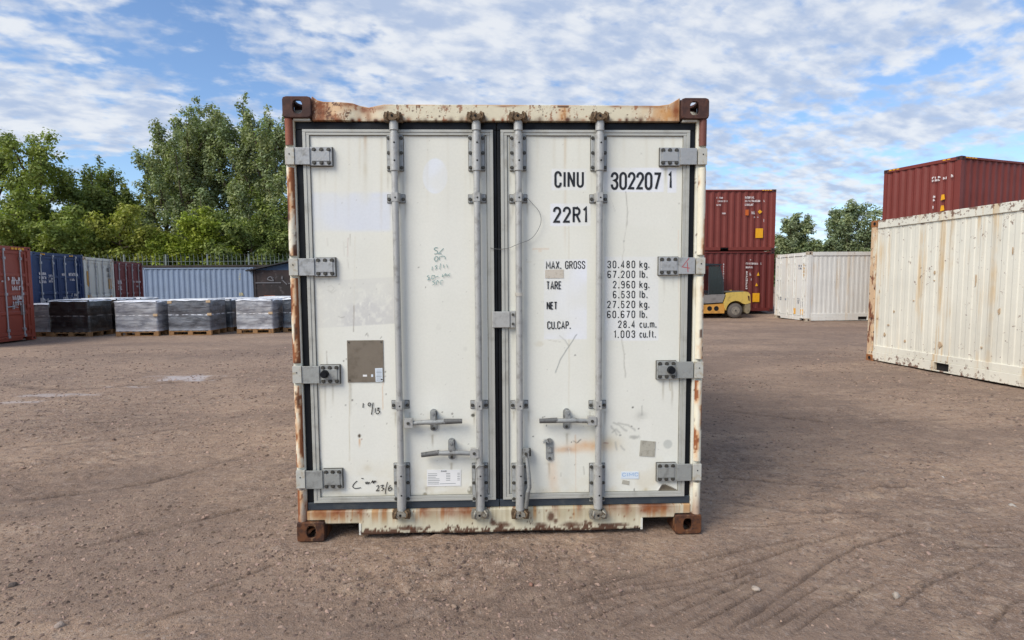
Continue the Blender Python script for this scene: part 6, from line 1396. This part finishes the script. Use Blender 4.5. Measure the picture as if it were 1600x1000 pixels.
# ------------------------------------------------------------------ trees
def leafmat(name):
    m = bpy.data.materials.new(name); m.use_nodes = True; n = NT(m.node_tree); n.n.clear()
    out = n.new('ShaderNodeOutputMaterial'); a = n.new('ShaderNodeAttribute', attribute_name='Col')
    d = n.new('ShaderNodeBsdfPrincipled', {'Base Color': a.outputs['Color'], 'Roughness': .6, 'Specular IOR Level': .25})
    tr = n.new('ShaderNodeBsdfTranslucent', {'Color': n.mix(1.0, a.outputs['Color'], (1.0, 1.15, .5), 'MULTIPLY')})
    mx = n.new('ShaderNodeMixShader', {0: .3, 1: d.outputs[0], 2: tr.outputs[0]}); n.l.new(mx.outputs[0], out.inputs[0]); return m
M_LEAF = leafmat('leaves'); M_BARK = simple('bark', lin(92, 80, 66), .9, 0, .3, 4, .4, 20, col2=lin(62, 54, 46))
def tree(x, y, h, rad, style, label, colr, nl, ls, seed, group='trees beyond the yard fence', base=0.18, gap=1.0):
    rr = np.random.RandomState(seed); z0 = float(ghm(x, y))-.05
    root = empty('poplar_tree' if style == 'poplar' else ('bush' if style == 'bush' else 'broadleaf_tree'), (x, y, z0), 0, label, 'bush' if style == 'bush' else 'tree', group)
    # trunk
    tm = MB(); bend = rr.uniform(-.04, .04, 2)*h
    tp = [(bend[0]*(k/7)**2, bend[1]*(k/7)**2, h*.86*k/7) for k in range(8)]; r0 = h*.016+.05
    tm.tube(tp, [r0*(1.25-k/7*1.12) for k in range(8)], 8)
    def tpos(f):
        f = min(max(f, 0), .999)*7; i = int(f); a = np.array(tp[i]); b = np.array(tp[i+1]); return a+(b-a)*(f-i)
    # crown: leading shoots with side twigs
    cl = []; cr_ = []
    ns = {'poplar': 22, 'broad': 20, 'bush': 16, 'willow': 16}[style]
    for s in range(ns):
        th = s*2.39996+rr.uniform(-.3, .3); f0 = base+.62*(s/ns)+rr.uniform(-.03, .03)
        p0 = tpos(f0/.86)
        if style == 'poplar':
            reach = rad*(1.25-.85*max(0, f0-.15)/.85)*rr.uniform(.55, 1.15); top = min(h*rr.uniform(.86, .99), p0[2]+h*rr.uniform(.16, .40)); q = 1.3
        elif style == 'willow':
            reach = rad*(1.1-.6*f0)*rr.uniform(.6, 1.15); top = min(h, p0[2]+h*rr.uniform(.12, .40)); q = .9
        else:
            reach = rad*math.sqrt(max(.05, 1-((f0-.38)/.66)**2))*rr.uniform(.75, 1.12); top = min(h*.98, p0[2]+h*rr.uniform(.04, .30)); q = .7
        p1 = np.array([p0[0]+math.cos(th)*reach, p0[1]+math.sin(th)*reach, top])
        pts = [p0+(p1-p0)*np.array([k**q, k**q, k**(2-q if q < 1 else q)]) if False else p0+(p1-p0)*np.array([k**(.62 if style != 'bush' else .8)]*2+[k**1.15]) for k in np.linspace(0, 1, 7)]
        tm.tube([tuple(p) for p in pts], [r0*.38*(1-.85*k/6) for k in range(7)], 5)
        nk = int(9+reach*3.2)
        for k in range(nk):
            u = .22+.78*(k+rr.rand())/nk; i = min(5, int(u*6)); p = pts[i]+(pts[i+1]-pts[i])*(u*6-i)
            tw = (1.15-u)*rad*(.42 if style == 'poplar' else .46)+.10; dv = rr.normal(size=3); dv[2] = abs(dv[2])*.6-.1; dv /= np.linalg.norm(dv)+1e-6
            c = p+dv*tw*rr.uniform(.1, 1.0)
            if c[2] < h*base*.45: continue
            if rr.rand() < .4: tm.tube([tuple(p), tuple((p+c)/2+[0, 0, .04]), tuple(c)], [.022, .014, .006], 4)
            cl.append(c); cr_.append(rr.uniform(.55, 1.0)*(.085 if style == 'poplar' else .115)*rad*gap+.12)
    for k in range(10 if style in ('poplar', 'willow') else 5):
        u = .72+.28*k/9; p = np.array([tp[-1][0], tp[-1][1], h*u])+rr.normal(size=3)*np.array([.10, .10, .02])*rad; cl.append(p); cr_.append((1.2-u)*rad*.28+.10)
    tm.tube([tp[-1], (tp[-1][0], tp[-1][1], h*.99)], [r0*.15, .01], 4)
    tm.build('trunk', M_BARK, root)
    cl = np.array(cl); cr_ = np.array(cr_); nc = len(cl)
    pr = cr_**1.6; pr /= pr.sum(); ci = rr.choice(nc, nl, p=pr)
    d = rr.normal(size=(nl, 3)); d /= np.linalg.norm(d, axis=1)[:, None]; rr2 = rr.rand(nl)**.62*1.12
    P = cl[ci]+d*(cr_[ci]*rr2*1.35)[:, None]*np.array([1, 1, .8 if style != 'poplar' else 1.25])
    P[:, 2] = np.maximum(P[:, 2], .25)
    # leaf quads, drooping outwards
    nrm = d*.7+rr.normal(size=(nl, 3))*.55+np.array([0, 0, .55]); nrm /= np.linalg.norm(nrm, axis=1)[:, None]
    t1 = np.cross(nrm, rr.normal(size=(nl, 3))); t1 /= np.linalg.norm(t1, axis=1)[:, None]+1e-9; t2 = np.cross(nrm, t1)
    s = ls*(.55+.9*rr.rand(nl))[:, None]; t1 = t1*s; t2 = t2*s*.62
    Vv = np.stack([P-t1, P-t2*.9+t1*.1, P+t1, P+t2*.9+t1*.1], 1).reshape(-1, 3); Q = np.arange(nl*4).reshape(nl, 4)
    cb = np.array(colr); tone = (.72+.52*rr.rand(nc))[ci]*(.8+.4*rr.rand(nl)); yel = (rr.rand(nc)**2)[ci]*.5
    C = cb[None]*tone[:, None]*(1+yel[:, None]*np.array([.55, .28, -.1])); C = np.repeat(C, 4, 0)
    np_mesh('crown', Vv, Q, M_LEAF, root, cols=C)
    return root
def tp_(px, ptop, D, **k):
    """place by bearing and distance: D metres along the view axis"""
    x = (px-800)/FPX*D; v = CAMP+AXR*x+AXF*D; hgt = 1.54+(441.5-ptop)/FPX*D+.15
    return float(v[0]), float(v[1]), hgt
GD, GM, GY_, GS = lin(120, 134, 76), lin(132, 146, 78), lin(152, 158, 80), lin(142, 154, 114)
TREES = [
 (4, 192, 44, 3.4, 'broad', 'tall loose crowned tree at the far left edge, above the orange red container', GD, 15000, .13, 1),
 (78, 214, 42, 3.3, 'willow', 'airy tree with a knobbly open top, second from the left edge', GM, 12500, .13, 2),
 (36, 300, 40, 2.8, 'broad', 'low bright green tree standing over the navy container', GM, 12000, .13, 3),
 (118, 325, 39, 2.6, 'broad', 'low spreading tree above the grey white container', GM, 12000, .13, 4),
 (148, 262, 45, 3.0, 'broad', 'dense mid height tree left of the narrow pointed one', GD, 14000, .13, 5),
 (172, 248, 47, 2.2, 'poplar', 'narrow pointed tree rising out of the middle of the left tree line', GD, 8000, .13, 6),
 (196, 318, 40, 2.5, 'broad', 'olive green tree above the dark red container', GY_, 11000, .13, 7),
 (212, 290, 48, 2.2, 'poplar', 'slim yellowish green tree in the dip between the two big clumps', GY_, 7500, .13, 8),
 (300, 178, 46, 3.0, 'poplar', 'tall poplar forming the left flank of the big clump', GS, 17000, .13, 9),
 (338, 164, 48, 2.6, 'poplar', 'tallest poplar of the big clump, left of its middle', GS, 16000, .13, 10),
 (384, 160, 46, 2.8, 'poplar', 'tall poplar in the right half of the big clump', GS, 16000, .13, 11),
 (428, 174, 45, 2.6, 'poplar', 'tall poplar just left of the white container corner', GS, 15000, .13, 12),
 (268, 225, 48, 2.4, 'poplar', 'shorter grey green poplar leaning out at the left of the big clump', GS, 11000, .13, 13),
 (330, 300, 41, 2.9, 'bush', 'bright yellow green maple bush in front of the poplars, behind the spiked fence', lin(146, 160, 66), 15000, .13, 14),
 (268, 368, 40, 1.9, 'bush', 'small bright bush left of the maple bush, above the grey blue container', lin(142, 156, 66), 8000, .12, 15),
 (400, 330, 40, 2.8, 'broad', 'dark leafy tree under the poplars, above the shed', GD, 13000, .13, 16),
 (238, 350, 44, 2.6, 'broad', 'dark low tree filling the dip behind the small bright bush', GD, 11000, .13, 17),
 (450, 300, 44, 3.0, 'broad', 'mid height tree partly hidden by the left post of the white container', GD, 12000, .13, 18),
 (75, 372, 42, 2.4, 'broad', 'scrubby dark tree close behind the navy container', GD, 9000, .13, 19),
 (160, 375, 43, 2.4, 'broad', 'scrubby dark tree behind the grey white container', GD, 9000, .13, 20),
 (320, 365, 44, 2.6, 'broad', 'dark tree between the maple bush and the poplars', GD, 10000, .13, 21),
 (1236, 345, 60, 2.3, 'willow', 'feathery tree beside the right end of the maroon stack', lin(134, 146, 114), 8500, .15, 31),
 (1286, 384, 62, 2.6, 'broad', 'low olive tree between the two taller trees on the right', lin(134, 146, 100), 8000, .15, 32),
 (1326, 324, 57, 3.0, 'willow', 'taller feathery willow showing its limbs, left of the long white container', lin(130, 144, 112), 9500, .15, 33),
 (1262, 378, 58, 2.0, 'broad', 'small dark tree between the feathery tree and the olive one', lin(114, 128, 92), 6500, .15, 34),
 (1350, 378, 60, 2.6, 'broad', 'rounded dark tree at the foot of the willow on the right', lin(112, 126, 90), 7500, .15, 35),
 (1205, 384, 62, 2.4, 'broad', 'low tree peeping past the right edge of the maroon stack', lin(114, 128, 92), 6000, .15, 36),
]
for (px_, pt_, D, rd, st, lb, cc, nl, ls, sd_) in TREES:
    x, y, hh = tp_(px_, pt_, D)
    tree(x, y, hh, rd, st, lb, cc, int(nl*1.6), ls*.80, sd_+200, 'trees beyond the yard on the right' if px_ > 800 else 'trees beyond the yard fence', base=.16 if st != 'bush' else .06)
# far wood closing the horizon behind everything
rr = np.random.RandomState(5); n_ = 52000
ang = rr.uniform(-1.35, 1.35, n_); dist = 130+rr.rand(n_)*14
hx_ = 4.5+3.5*fbm(ang*40, ang*0, 1, 4, 6); P = np.stack([np.sin(ang)*dist, np.cos(ang)*dist, rr.rand(n_)**.8*hx_], -1)
t1 = rr.normal(size=(n_, 3)); t1 /= np.linalg.norm(t1, axis=1)[:, None]; t2 = np.cross(t1, rr.normal(size=(n_, 3))); t2 /= np.linalg.norm(t2, axis=1)[:, None]
s = (.35+.4*rr.rand(n_))[:, None]; Vv = np.stack([P-t1*s, P-t2*s*.7, P+t1*s, P+t2*s*.7], 1).reshape(-1, 3)
C = np.repeat(np.array(lin(98, 112, 78))[None]*(.7+.5*rr.rand(n_))[:, None], 4, 0)
o = np_mesh('distant_wood', Vv, np.arange(n_*4).reshape(n_, 4), M_LEAF, cols=C); tago(o, 'far off belt of green wood along the horizon', 'wood', kind='stuff')
